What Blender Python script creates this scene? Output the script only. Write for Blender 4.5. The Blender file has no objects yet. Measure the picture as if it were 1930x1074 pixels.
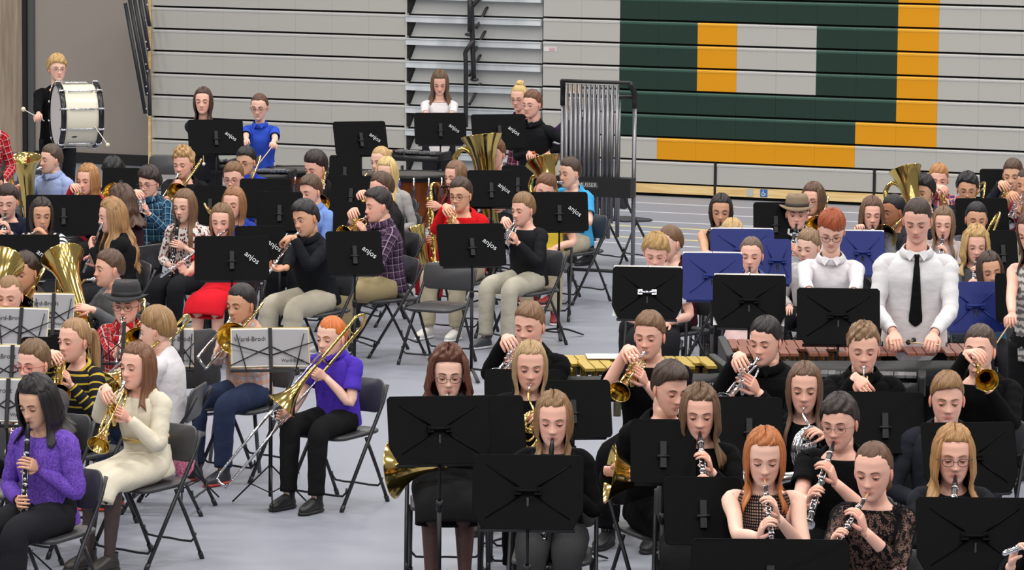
import bpy, math, random
import numpy as np
from mathutils import Vector, Matrix
random.seed(7); rng = np.random.default_rng(7)
SC = bpy.context.scene; COL = SC.collection
def lin(c):
    return tuple(((v/255)/12.92 if v/255 <= .04045 else ((v/255+.055)/1.055)**2.4) for v in c)
# ---------------- camera, fitted to the photograph ----------------
FPX, CAMH, PITCH, ROLL = 7300.0, 3.9, .11479, .009958
_r0 = np.array([1., 0, 0]); _fw = np.array([0, math.cos(PITCH), -math.sin(PITCH)]); _u0 = np.array([0, math.sin(PITCH), math.cos(PITCH)])
_r = _r0*math.cos(ROLL)+_u0*math.sin(ROLL); _u = -_r0*math.sin(ROLL)+_u0*math.cos(ROLL)
CAMP = np.array([0, 0, CAMH])
cam = bpy.data.objects.new('camera', bpy.data.cameras.new('camera')); COL.objects.link(cam)
cam.data.sensor_fit = 'HORIZONTAL'; cam.data.sensor_width = 36; cam.data.lens = FPX*36/1930
cam.data.clip_end = 300
mw = np.eye(4); mw[:3, 0] = _r; mw[:3, 1] = _u; mw[:3, 2] = -_fw; mw[:3, 3] = CAMP
cam.matrix_world = Matrix(mw.tolist())

SC.camera = cam
# ---------------- world and lights ----------------
W = bpy.data.worlds.new('gym_air'); SC.world = W; W.use_nodes = True
W.node_tree.nodes['Background'].inputs[0].default_value = (.97, .97, .985, 1)
W.node_tree.nodes['Background'].inputs[1].default_value = .42
def area_lamp(x, y, z, sx, sy, power, rot=(0, 0, 0), col=(1, .97, .93)):
    l = bpy.data.lights.new('gym_lamp', 'AREA'); l.shape = 'RECTANGLE'; l.size = sx; l.size_y = sy
    l.energy = power; l.color = col
    o = bpy.data.objects.new('gym_lamp', l); o.location = (x, y, z); o.rotation_euler = rot; COL.objects.link(o); return o
for ix in range(5):
    for iy in range(7):
        area_lamp(-11+ix*5.5, 4+iy*6.0, 9.5, 1.2, .7, 420)
vs = SC.view_settings; vs.view_transform = 'Standard'; vs.look = 'None'; vs.gamma = 1; vs.use_curve_mapping = False
vs.exposure = -.9
# ---------------- pixel <-> place helpers (photograph is 1930 x 1074) ----------------
def ray(px, py):
    d = _fw*FPX+_r*(px-965)-_u*(py-537); return d/np.linalg.norm(d)
def G(px, py, h=0.):
    d = ray(px, py); t = (h-CAMH)/d[2]; return CAMP+d*t
def atdepth(px, py, y):
    d = ray(px, py); return CAMP+d*(y/d[1])
WP = np.array([7.218, 40.22, 0]); WPSI = .38556
WT = np.array([math.cos(WPSI), -math.sin(WPSI), 0]); WN = np.array([math.sin(WPSI), math.cos(WPSI), 0])  # WN points away from the camera
def onwall(px, py, off=0.):
    """(u along the wall, z) of a pixel on the plane of the bleacher fronts"""
    d = ray(px, py); t = ((WP+WN*off-CAMP)@WN)/(d@WN); p = CAMP+d*t
    return (p-WP)@WT, p[2]
def wallpt(u, off, z): return WP+WT*u+WN*off+np.array([0, 0, z])
# ---------------- mesh builder ----------------
class MB:
    def __init__(s): s.V = []; s.F = []; s.M = []; s.ST = []; s.C = []; s.n = 0; s.flat = []
    def add(s, V, F, mat=0, st=None, col=None, smooth=True):
        V = np.asarray(V, float).reshape(-1, 3); m = len(V)
        if isinstance(F, np.ndarray): F = [F]
        for f in F:
            f = np.asarray(f, int)
            if f.ndim == 1: f = f[None]
            s.F.append(f+s.n); s.M.append(np.full(len(f), mat)); s.flat.append(np.full(len(f), smooth))
        s.V.append(V)
        s.ST.append(V if st is None else np.asarray(st, float).reshape(-1, 3))
        s.C.append(np.tile([1, 1, 1.], (m, 1)) if col is None else np.broadcast_to(np.asarray(col, float), (m, 3)))
        s.n += m
    def mesh(s, name, mats):
        me = bpy.data.meshes.new(name)
        if not s.n: return me
        V = np.concatenate(s.V); tot = np.concatenate([np.full(len(f), f.shape[1]) for f in s.F])
        li = np.concatenate([f.ravel() for f in s.F]); st = np.concatenate([[0], np.cumsum(tot)[:-1]])
        me.vertices.add(len(V)); me.vertices.foreach_set('co', V.astype(np.float32).ravel())
        me.loops.add(len(li)); me.loops.foreach_set('vertex_index', li.astype(np.int32))
        me.polygons.add(len(tot)); me.polygons.foreach_set('loop_start', st.astype(np.int32))
        try: me.polygons.foreach_set('loop_total', tot.astype(np.int32))
        except Exception: pass
        me.polygons.foreach_set('material_index', np.concatenate(s.M).astype(np.int32))
        me.polygons.foreach_set('use_smooth', np.concatenate(s.flat))
        me.update(calc_edges=True)
        a = me.attributes.new('st', 'FLOAT_VECTOR', 'POINT'); a.data.foreach_set('vector', np.concatenate(s.ST).astype(np.float32).ravel())
        a = me.attributes.new('tint', 'FLOAT_COLOR', 'POINT')
        C = np.concatenate(s.C); a.data.foreach_set('color', np.hstack([C, np.ones((len(C), 1))]).astype(np.float32).ravel())
        for m in (mats if isinstance(mats, (list, tuple)) else [mats]): me.materials.append(m)
        return me
def link(name, me, parent=None, M=None):
    o = bpy.data.objects.new(name, me); COL.objects.link(o)
    if M is not None: o.matrix_world = Matrix(np.asarray(M).tolist())
    if parent is not None: o.parent = parent
    return o
def part(name, mb, mats, parent=None, label=None):
    o = link(name, mb.mesh(name, mats) if isinstance(mb, MB) else mb, parent)
    if label: o['label'] = label
    return o
def thing(name, label, cat, M=None, group=None, kind=None):
    o = bpy.data.objects.new(name, None); COL.objects.link(o); o.empty_display_size = .1
    if M is not None: o.matrix_world = Matrix(np.asarray(M).tolist())
    tag(o, label, cat, group, kind); return o
def tag(o, label=None, cat=None, group=None, kind=None):
    if label: o['label'] = label
    if cat: o['category'] = cat
    if group: o['group'] = group
    if kind: o['kind'] = kind
    return o
def nz(v):
    v = np.asarray(v, float); return v/(np.linalg.norm(v)+1e-12)
def rot(ax, a):
    c, s_ = math.cos(a), math.sin(a); M = np.eye(4)
    i, j = {'x': (1, 2), 'y': (2, 0), 'z': (0, 1)}[ax]
    M[i, i] = c; M[i, j] = -s_; M[j, i] = s_; M[j, j] = c; return M
def tr(p): M = np.eye(4); M[:3, 3] = p; return M
def scl(s_): M = np.eye(4); M[:3, :3] = np.diag(np.broadcast_to(s_, 3)); return M
def ap(M, P):
    P = np.asarray(P, float); return P@M[:3, :3].T+M[:3, 3]
def catmull(P, sub, closed=False):
    P = np.asarray(P, float)
    if sub < 2: return P
    n = len(P); out = []
    for i in range(n-1):
        p0 = P[max(i-1, 0)]; p1 = P[i]; p2 = P[i+1]; p3 = P[min(i+2, n-1)]
        t = (np.arange(sub)/sub)[:, None]
        out.append(.5*((2*p1)+(-p0+p2)*t+(2*p0-5*p1+4*p2-p3)*t**2+(-p0+3*p1-3*p2+p3)*t**3))
    out.append(P[-1:]); return np.concatenate(out)
def grid(mb, P, closed=True, cap=(0, 0), **kw):
    """P: rings (n,m,3)"""
    n, m, _ = P.shape; idx = np.arange(n*m).reshape(n, m)
    if closed:
        a = idx[:-1]; b = idx[1:]
        q = np.stack([a, np.roll(a, -1, 1), np.roll(b, -1, 1), b], -1).reshape(-1, 4)
    else:
        q = np.stack([idx[:-1, :-1], idx[:-1, 1:], idx[1:, 1:], idx[1:, :-1]], -1).reshape(-1, 4)
    V = P.reshape(-1, 3); F = [q]
    if cap[0]: F.append(idx[0][::-1][None])
    if cap[1]: F.append(idx[-1][None])
    mb.add(V, F, **kw)
def tube(mb, pts, rad, seg=8, ref=None, cap=(1, 1), sub=1, sq=2.0, stw=None, fold=False, **kw):
    pts = np.asarray(pts, float); rad = np.asarray(rad, float)
    if rad.ndim == 0: rad = np.full((len(pts), 2), rad)
    if rad.ndim == 1: rad = np.stack([rad, rad], 1)
    if sub > 1:
        A = catmull(np.hstack([pts, rad]), sub); pts = A[:, :3]; rad = np.maximum(A[:, 3:], 1e-4)
    n = len(pts); T = np.gradient(pts, axis=0) if n > 2 else np.tile(pts[1]-pts[0], (2, 1))
    nT = np.linalg.norm(T, axis=1); T /= nT[:, None]+1e-12
    if ref is None:
        r = np.array([0, 0, 1.]) if abs(T[0][2]) < .9 else np.array([0, 1., 0]); S = []; B = []
        for t in T:
            r = nz(r-t*(r@t)); B.append(r); S.append(np.cross(t, r))
        S = np.array(S); B = np.array(B)
    else:
        ref = np.asarray(ref, float); S = np.cross(T, ref); S /= np.linalg.norm(S, axis=1)[:, None]+1e-12; B = np.cross(S, T)
    al = np.arange(seg)*2*np.pi/seg; c, s_ = np.cos(al), np.sin(al)
    if sq != 2: c = np.sign(c)*np.abs(c)**(2/sq); s_ = np.sign(s_)*np.abs(s_)**(2/sq)
    P = pts[:, None]+rad[:, 0, None, None]*c[None, :, None]*S[:, None]+rad[:, 1, None, None]*s_[None, :, None]*B[:, None]
    L = np.concatenate([[0], np.cumsum(np.linalg.norm(np.diff(pts, axis=0), axis=1))])
    R = rad.mean() if stw is None else stw
    # around-coordinate folded so that it has no seam
    st = np.stack([np.tile(np.abs(((al/np.pi+.5) % 2)-1)*np.pi*R, (n, 1)), np.repeat(L[:, None], seg, 1), np.tile(c*R, (n, 1))], -1)
    if fold:   # turn the open ends inwards as a hem
        def hem(R, t):
            c_ = R.mean(0); r_ = np.linalg.norm(R-c_, axis=1).mean(); return [c_+(R-c_)*(1-.005/r_), c_+(R-c_)*(1-.007/r_)+t*.014]
        e = hem(P[-1], -T[-1]); b = hem(P[0], T[0])[::-1] if fold == 2 else []
        P = np.concatenate(([np.array(b)] if len(b) else [])+[P, np.array(e)]); st = np.concatenate(([st[:1], st[:1]] if len(b) else [])+[st, st[-1:], st[-1:]])
    grid(mb, P, True, cap, st=st, **kw); return P
def lathe(mb, o, d, prof, seg=24, cap=(0, 0), **kw):
    o = np.asarray(o, float); d = nz(d); r = np.array([0, 0, 1.]) if abs(d[2]) < .9 else np.array([0, 1., 0])
    b = nz(r-d*(r@d)); s_ = np.cross(d, b); al = np.arange(seg)*2*np.pi/seg
    pr = np.asarray(prof, float)
    P = o+pr[:, 0, None, None]*d+pr[:, 1, None, None]*(np.cos(al)[None, :, None]*s_+np.sin(al)[None, :, None]*b)
    grid(mb, P, True, cap, **kw)
_BX = np.array([[-1, -1, -1], [1, -1, -1], [1, 1, -1], [-1, 1, -1], [-1, -1, 1], [1, -1, 1], [1, 1, 1], [-1, 1, 1]])*.5
_BF = np.array([[0, 3, 2, 1], [4, 5, 6, 7], [0, 1, 5, 4], [1, 2, 6, 5], [2, 3, 7, 6], [3, 0, 4, 7]])
def box(mb, c, s_, M=None, **kw):
    V = _BX*np.asarray(s_)+np.asarray(c)
    if M is not None: V = ap(M, V)
    kw.setdefault('smooth', False); mb.add(V, _BF, **kw)
def rrect(w, h, r, k=4):
    out = []
    for cx, cy, a0 in ((w/2-r, h/2-r, 0), (-w/2+r, h/2-r, 90), (-w/2+r, -h/2+r, 180), (w/2-r, -h/2+r, 270)):
        for i in range(k+1):
            a = math.radians(a0+90*i/k); out.append((cx+r*math.cos(a), cy+r*math.sin(a)))
    return np.array(out)
def plate(mb, out2, th, M=None, bev=.002, bend=0., **kw):
    """outline in x,z; thickness along y; optional cylindrical bend along x"""
    o = np.asarray(out2); c = o.mean(0); q = c+(o-c)*(1-bev*2/np.abs(o-c).max())
    rings = []
    for pts, y in ((q, -th/2), (o, -th/2+bev), (o, th/2-bev), (q, th/2)):
        rings.append(np.stack([pts[:, 0], np.full(len(pts), y)+bend*(pts[:, 0]**2), pts[:, 1]], 1))
    P = np.array(rings)
    if M is not None: P = ap(M, P.reshape(-1, 3)).reshape(P.shape)
    kw.setdefault('smooth', False); grid(mb, P, True, (1, 1), **kw)
def ball(mb, c, r, seg=12, rings=8, M=None, **kw):
    r = np.broadcast_to(r, 3); th = np.linspace(.02, np.pi-.02, rings); al = np.arange(seg)*2*np.pi/seg
    P = np.stack([np.sin(th)[:, None]*np.cos(al)*r[0], np.sin(th)[:, None]*np.sin(al)*r[1], np.cos(th)[:, None]*np.ones(seg)*r[2]], -1)+np.asarray(c)
    if M is not None: P = ap(M, P.reshape(-1, 3)).reshape(P.shape)
    grid(mb, P, True, (1, 1), **kw)
# ---------------- materials ----------------
_MC = {}
def newmat(key):
    m = bpy.data.materials.new(key); m.use_nodes = True; nt = m.node_tree
    return m, nt, nt.nodes['Principled BSDF']
def bump(nt, b, src, strength=.3, dist=.01):
    n = nt.nodes.new('ShaderNodeBump'); n.inputs['Strength'].default_value = strength; n.inputs['Distance'].default_value = dist
    nt.links.new(src, n.inputs['Height']); nt.links.new(n.outputs[0], b.inputs['Normal'])
def noise(nt, scale, vec=None, detail=3, rough=.5):
    n = nt.nodes.new('ShaderNodeTexNoise'); n.inputs['Scale'].default_value = scale; n.inputs['Detail'].default_value = detail
    n.inputs['Roughness'].default_value = rough
    if vec is not None: nt.links.new(vec, n.inputs['Vector'])
    return n
def attr(nt, name='st'):
    a = nt.nodes.new('ShaderNodeAttribute'); a.attribute_name = name; return a
def mapping(nt, vec, sc):
    m = nt.nodes.new('ShaderNodeMapping'); m.inputs['Scale'].default_value = sc; nt.links.new(vec, m.inputs['Vector']); return m.outputs[0]
def ramp(nt, src, stops, interp='LINEAR'):
    r = nt.nodes.new('ShaderNodeValToRGB'); r.color_ramp.interpolation = interp; e = r.color_ramp.elements
    while len(e) < len(stops): e.new(.5)
    for k, (p, c) in enumerate(stops): e[k].position = p; e[k].color = (*c, 1)
    nt.links.new(src, r.inputs[0]); return r
def mixc(nt, fac, a, b, mode='MIX'):
    m = nt.nodes.new('ShaderNodeMix'); m.data_type = 'RGBA'; m.blend_type = mode
    for sock, v in ((m.inputs[0], fac), (m.inputs[6], a), (m.inputs[7], b)):
        if isinstance(v, (int, float)): sock.default_value = v
        elif isinstance(v, tuple): sock.default_value = (*v, 1)[:4]
        else: nt.links.new(v, sock)
    return m.outputs[2]
def mth(nt, op, a, b=None, c=None):
    m = nt.nodes.new('ShaderNodeMath'); m.operation = op
    for i, v in enumerate((a, b, c)):
        if v is None: continue
        if isinstance(v, (int, float)): m.inputs[i].default_value = v
        else: nt.links.new(v, m.inputs[i])
    return m.outputs[0]
def plain(name, rgb, rough=.5, metal=0., spec=.5, bmp=None, coat=0., var=0.):
    k = (name, rgb, rough, metal, bmp, coat, var)
    if k in _MC: return _MC[k]
    m, nt, b = newmat(name); c = lin(rgb)
    b.inputs['Base Color'].default_value = (*c, 1); b.inputs['Roughness'].default_value = rough; b.inputs['Metallic'].default_value = metal
    b.inputs['Specular IOR Level'].default_value = spec; b.inputs['Coat Weight'].default_value = coat
    if bmp or var:
        tc = nt.nodes.new('ShaderNodeTexCoord')
        if var:
            n = noise(nt, 6, tc.outputs['Object'], 4); nt.links.new(mixc(nt, mth(nt, 'MULTIPLY', n.outputs[0], var), c, tuple(x*.55 for x in c)), b.inputs['Base Color'])
        if bmp:
            n2 = noise(nt, bmp[0], tc.outputs['Object'], 3); bump(nt, b, n2.outputs[0], bmp[1], bmp[2] if len(bmp) > 2 else .004)
    _MC[k] = m; return m
def cloth(rgb, kind='plain', rgb2=None, rgb3=None, scale=1.):
    k = ('cloth', rgb, kind, rgb2, rgb3, scale)
    if k in _MC: return _MC[k]
    m, nt, b = newmat('cloth_'+kind); c = lin(rgb); c2 = lin(rgb2) if rgb2 else None; c3 = lin(rgb3) if rgb3 else c2
    b.inputs['Roughness'].default_value = .92; b.inputs['Specular IOR Level'].default_value = .12
    b.inputs['Sheen Weight'].default_value = .0; b.inputs['Sheen Roughness'].default_value = .5
    a = attr(nt); v = a.outputs['Vector']; sep = nt.nodes.new('ShaderNodeSeparateXYZ'); nt.links.new(v, sep.inputs[0])
    X, Y, Z = sep.outputs
    def stripes(src, per, duty):
        return mth(nt, 'LESS_THAN', mth(nt, 'FRACT', mth(nt, 'MULTIPLY', src, 1/per)), duty)
    out = c
    if kind == 'plaid':
        s1 = stripes(X, .055*scale, .45); s2 = stripes(Y, .055*scale, .45); s3 = stripes(X, .055*scale, .09); s4 = stripes(Y, .055*scale, .09)
        o = mixc(nt, mth(nt, 'MULTIPLY', s1, .6), c, c2); o = mixc(nt, mth(nt, 'MULTIPLY', s2, .6), o, c2)
        out = mixc(nt, mth(nt, 'MULTIPLY', mth(nt, 'MAXIMUM', s3, s4), .6), o, c3)
    elif kind == 'stripe':
        out = mixc(nt, stripes(Y, .045*scale, .5 if rgb3 is None else .22), c, c2)
    elif kind == 'floral':
        vo = nt.nodes.new('ShaderNodeTexVoronoi'); vo.inputs['Scale'].default_value = 38/scale; nt.links.new(v, vo.inputs['Vector'])
        n = noise(nt, 40/scale, v, 2); f = mth(nt, 'LESS_THAN', vo.outputs['Distance'], .47)
        pick = mth(nt, 'GREATER_THAN', n.outputs[0], .5)
        out = mixc(nt, f, c, mixc(nt, pick, c2, c3))
    elif kind == 'zigzag':
        n = noise(nt, 30, v, 1); s1 = mth(nt, 'LESS_THAN', mth(nt, 'FRACT', mth(nt, 'ADD', mth(nt, 'MULTIPLY', Y, 22), mth(nt, 'MULTIPLY', n.outputs[0], 1.2))), .5)
        out = mixc(nt, s1, c, c2)
    elif kind == 'lace':
        vo = nt.nodes.new('ShaderNodeTexVoronoi'); vo.feature = 'DISTANCE_TO_EDGE'; vo.inputs['Scale'].default_value = 110/scale; nt.links.new(v, vo.inputs['Vector'])
        n = noise(nt, 30, v, 2); f = mth(nt, 'MULTIPLY', mth(nt, 'GREATER_THAN', vo.outputs['Distance'], .12), mth(nt, 'GREATER_THAN', n.outputs[0], .47))
        out = c; nt.links.new(mth(nt, 'SUBTRACT', 1, mth(nt, 'MULTIPLY', f, .8)), b.inputs['Alpha'])
    elif kind == 'yoke':
        hole = mth(nt, 'MULTIPLY', stripes(X, .013, .6), stripes(Y, .013, .6)); hole = mth(nt, 'MULTIPLY', hole, mth(nt, 'GREATER_THAN', Y, .335)); nt.links.new(mth(nt, 'SUBTRACT', 1, hole), b.inputs['Alpha'])
    elif kind == 'knit':
        n = noise(nt, 90, v, 4, .7); out = mixc(nt, ramp(nt, n.outputs[0], [(.38, (0, 0, 0)), (.68, (1, 1, 1))]).outputs[0], c, c2)
    if kind == 'plain' or kind == 'sheer':
        n = noise(nt, 9, v, 3); out = mixc(nt, mth(nt, 'MULTIPLY', n.outputs[0], .22), c, tuple(x*.6 for x in c))
    if isinstance(out, tuple): b.inputs['Base Color'].default_value = (*out, 1)
    else: nt.links.new(out, b.inputs['Base Color'])
    # folds: noise stretched along the garment
    f1 = noise(nt, 1, mapping(nt, v, (9, 17, 9)), 2, .45); bump(nt, b, f1.outputs[0], .5, .016 if kind != 'knit' else .008)
    _MC[k] = m; return m
def skinmat():
    if 'skin' in _MC: return _MC['skin']
    m, nt, b = newmat('skin'); a = attr(nt, 'tint'); tc = nt.nodes.new('ShaderNodeTexCoord')
    n = noise(nt, 35, tc.outputs['Object'], 3)
    nt.links.new(mixc(nt, mth(nt, 'MULTIPLY', n.outputs[0], .08), a.outputs['Color'], lin((205, 120, 105))), b.inputs['Base Color'])
    b.inputs['Roughness'].default_value = .52; b.inputs['Specular IOR Level'].default_value = .35
    b.inputs['Subsurface Weight'].default_value = .12; b.inputs['Subsurface Radius'].default_value = (.012, .005, .003); b.inputs['Subsurface Scale'].default_value = 1
    _MC['skin'] = m; return m
def hairmat(rgb, shine=.42):
    k = ('hair', rgb)
    if k in _MC: return _MC[k]
    m, nt, b = newmat('hair'); c = lin(rgb); v = attr(nt).outputs['Vector']
    n = noise(nt, 1, mapping(nt, v, (260, 5, 1)), 4, .6)
    r = ramp(nt, n.outputs[0], [(.28, tuple(x*.30 for x in c)), (.5, c), (.74, tuple(min(1, x*1.75+.015) for x in c))])
    nt.links.new(r.outputs[0], b.inputs['Base Color']); b.inputs['Roughness'].default_value = shine; b.inputs['Specular IOR Level'].default_value = .4
    bump(nt, b, n.outputs[0], .55, .004); _MC[k] = m; return m
BRASS = lambda: plain('lacquered_brass', (228, 198, 118), .13, 1.0)
SILVER = lambda: plain('silver_plate', (225, 225, 228), .14, 1.0)
CHROME = lambda: plain('chrome', (205, 207, 212), .18, 1.0)
BLK = lambda: plain('black_paint', (16, 16, 18), .42, spec=.3)
STEEL = lambda: plain('dark_steel_tube', (46, 46, 50), .35, .3)
def text_mesh(s_, size, mat, ext=.0008, M=None, font_shear=0.):
    cu = bpy.data.curves.new('lettering', 'FONT'); cu.body = s_; cu.size = size; cu.extrude = ext; cu.align_x = 'CENTER'; cu.align_y = 'CENTER'; cu.shear = font_shear
    cu.resolution_u = 3
    o = bpy.data.objects.new('tmp_text', cu); COL.objects.link(o)
    me = bpy.data.meshes.new_from_object(o.evaluated_get(bpy.context.evaluated_depsgraph_get()))
    bpy.data.objects.remove(o); bpy.data.curves.remove(cu)
    me.materials.clear(); me.materials.append(mat)
    if M is not None: me.transform(Matrix(np.asarray(M).tolist()))
    return me
# ---------------- instruments: local frame, mouthpiece at the origin, forward -Y, up +Z, player's left +X ----------------
def A3(*p): return np.array(p, float)
def flare(mb, o, d, L, r0, r1, seg=28, k=3.2, th=.002, **kw):
    t = np.linspace(0, 1, 14); r = r0+(r1-r0)*(.12*t+.88*t**k/(1))
    pr = [(a*L, b) for a, b in zip(t, r)]+[(L+.003, r1+.002), (L+.003, r1-.001)]+[((1-a)*L, max(b-th, .001)) for a, b in zip(t, r[::-1])]
    lathe(mb, o, d, pr, seg, (0, 1), **kw)
def mouthpiece(mb, r=.0135, L=.075, o=(0, 0, 0), d=(0, -1, 0)):
    lathe(mb, o, d, [(.012, .001), (.004, r*.7), (0, r*.85), (0, r), (.004, r*1.02), (.014, r*.8), (.028, r*.45), (L, r*.42)], 14, (1, 1))
def inst_trumpet(fin):
    P = []; m = MB(); mouthpiece(m); P.append(('mouthpiece', m, SILVER()))
    x1, x2 = -.016, .018
    m = MB(); tube(m, [A3(x1*.2, -.06, 0), A3(x1, -.12, 0), A3(x1, -.35, 0), A3(x1, -.39, -.012), A3(x1, -.40, -.03), A3(x1, -.385, -.05), A3(x1, -.35, -.058), A3(x1, -.25, -.058), A3(0, -.235, -.058)], .0062, 8, sub=3)
    tube(m, [A3(0, -.18, -.058), A3(x2, -.16, -.058), A3(x2, -.10, -.058), A3(x2, -.06, -.045), A3(x2, -.05, -.028), A3(x2, -.06, -.01), A3(x2, -.10, 0), A3(x2, -.27, 0)], .0068, 8, sub=3)
    tube(m, [A3(x1, -.30, 0), A3(x2, -.30, 0)], .003, 6); tube(m, [A3(x1, -.30, -.058), A3(x1, -.30, 0)], .003, 6)
    P.append(('tubing', m, fin))
    m = MB(); flare(m, A3(x2, -.26, 0), (0, -1, 0), .23, .0068, .061, 32); P.append(('bell', m, fin))
    for i in range(3):
        m = MB(); y = -.185-.027*i
        lathe(m, A3(0, y, -.095), (0, 0, 1), [(0, .005), (.003, .0125), (.01, .0128), (.012, .0115), (.12, .0115), (.122, .0128), (.134, .0125), (.136, .004), (.158, .003), (.158, .0085), (.162, .0085)], 14, (1, 1))
        P.append(('valve', m, fin))
    return dict(parts=P, end=A3(x2, -.49, 0), L=(A3(.03, -.215, -.03), A3(-1, 0, .1), A3(0, -.45, .85)), R=(A3(-.012, -.20, .055), A3(.25, .15, -.95), A3(.35, -.93, -.05)), curl=(1.05, .55))
def inst_trombone(fin, ext=.30):
    P = []; m = MB(); mouthpiece(m, .0165, .085); P.append(('mouthpiece', m, SILVER()))
    E = .66+ext; bx, bz = .045, -.075
    m = MB(); tube(m, [A3(0, -.07, 0), A3(0, -.45, 0)], .0065, 8); tube(m, [A3(bx, -.10, bz), A3(bx, -.45, bz)], .0065, 8)
    for y in (-.115,): tube(m, [A3(0, y, 0), A3(bx, y, bz)], .0045, 6)
    P.append(('inner_slide', m, CHROME()))
    m = MB(); tube(m, [A3(0, -.14-ext, 0), A3(0, -E+.04, 0), A3(bx*.15, -E+.01, bz*.15), A3(bx*.5, -E, bz*.5), A3(bx*.85, -E+.01, bz*.85), A3(bx, -E+.04, bz), A3(bx, -.14-ext, bz)], .0085, 8, sub=2)
    tube(m, [A3(0, -.17-ext, 0), A3(bx, -.17-ext, bz)], .0055, 6); P.append(('outer_slide', m, CHROME()))
    bx2, bz2 = .125, .01
    m = MB(); tube(m, [A3(bx, -.10, bz), A3(bx, -.02, bz), A3(bx+.005, .22, bz), A3(bx+.015, .285, bz*.9), A3((bx+bx2)/2, .325, (bz+bz2)/2), A3(bx2-.01, .285, bz2), A3(bx2, .22, bz2), A3(bx2, -.1, bz2)], .0095, 8, sub=3)
    for y in (-.03, .2): tube(m, [A3(bx, y, bz), A3(bx2, y, bz2)], .005, 6)
    P.append(('tuning_slide', m, fin))
    m = MB(); flare(m, A3(bx2, -.08, bz2), (0, -1, 0), .31, .0105, .1, 36, 3.6); P.append(('bell', m, fin))
    return dict(parts=P, end=A3(bx*.5, -E, bz*.5), L=(A3(.03, -.115, -.045), A3(-1, 0, 0), A3(0, -.3, .95)), R=(A3(.02, -min(.17+ext, .42), -.04), A3(.9, 0, .2), A3(0, -.35, .94)), curl=(1.0, .9))
def inst_clarinet(fin=None, oboe=False):
    P = []; D = plain('black_grenadilla', (20, 18, 20), .3, bmp=None); K = SILVER()
    m = MB()
    if oboe: lathe(m, (0, .005, 0), (0, -1, 0), [(0, .001), (0, .004), (.02, .0035), (.03, .0025), (.06, .0025)], 8, (1, 1)); P.append(('reed', m, plain('cane', (222, 178, 110), .5)))
    else: lathe(m, (0, .008, 0), (0, -1, 0), [(0, .002), (0, .006), (.03, .010), (.06, .0128), (.085, .0128)], 14, (1, 1)); P.append(('mouthpiece', m, D))
    s0 = .055 if oboe else .08; e = .60 if not oboe else .56; r0 = .0095 if oboe else .0138
    m = MB(); lathe(m, (0, -s0, 0), (0, -1, 0), [(0, r0*.85), (.02, r0), (.1, r0*.95), (.35, r0*1.05), (e-.15, r0*1.15)], 14, (1, 1)); P.append(('body', m, D))
    m = MB(); lathe(m, (0, -e+.07, 0), (0, -1, 0), [(0, r0*1.15), (.02, r0*1.2), (.05, .020), (.075, .026 if oboe else .032), (.08, .030 if not oboe else .024), (.03, r0*.8)], 18, (1, 1)); P.append(('bell', m, D))
    for y in (s0+.002, s0+.065, .30, e-.07, e+.006):
        rr = r0*1.22 if y < e else (.033 if not oboe else .027); m = MB()
        lathe(m, (0, -y, 0), (0, -1, 0), [(-.005, rr*.95), (-.004, rr), (.004, rr), (.005, rr*.95)], 14, (1, 1)); P.append(('ring', m, K))
    m = MB()
    for xs in (-1, 1):
        tube(m, [A3(xs*r0*.9, -s0-.10, r0*.85), A3(xs*r0*.9, -.29, r0*.85)], .0028, 5); tube(m, [A3(xs*r0*.9, -.32, r0*.85), A3(xs*r0*.9, -e+.09, r0*.9)], .0028, 5)
    for j, y in enumerate(np.linspace(s0+.08, e-.09, 13)):
        lathe(m, (((j % 3)-1)*.006, -y, r0*1.0), (0, 0, 1), [(0, .002), (.001, .0072 if j % 2 else .009), (.004, .0072 if j % 2 else .009), (.005, .002)], 8, (1, 1))
    P.append(('keywork', m, K))
    return dict(parts=P, end=A3(0, -e, 0), L=(A3(.012, -.21, .0), A3(-.9, 0, -.35), A3(-.1, .1, 1)), R=(A3(-.012, -.38, .0), A3(.9, 0, -.35), A3(.1, .1, 1)), curl=(.95, .75))
def inst_flute(fin=None):
    P = []; S = SILVER(); m = MB(); tube(m, [A3(.075, 0, -.012), A3(-.15, 0, -.012)], .0098, 12); ball(m, (0, .002, -.003), (.012, .008, .004), 10, 6); P.append(('head_joint', m, S))
    m = MB(); tube(m, [A3(-.15, 0, -.012), A3(-.58, 0, -.012)], .0098, 12)
    for x in (-.15, -.47): lathe(m, (x, 0, -.012), (-1, 0, 0), [(-.008, .011), (.008, .011)], 12, (1, 1))
    P.append(('body', m, S)); m = MB()
    for x in np.linspace(-.2, -.56, 15): lathe(m, (x, -.002, -.004), (0, -.2, 1), [(0, .003), (.001, .0078), (.004, .0078), (.005, .003)], 8, (1, 1))
    tube(m, [A3(-.18, .009, -.006), A3(-.56, .009, -.006)], .0025, 5); P.append(('keywork', m, S))
    return dict(parts=P, end=A3(-.58, 0, -.012), L=(A3(-.17, -.012, -.015), A3(-.1, .95, .1), A3(-.35, .1, .93)), R=(A3(-.38, .012, -.018), A3(0, -.95, .15), A3(.1, -.15, .95)), curl=(.9, .8), side=True)
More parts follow.
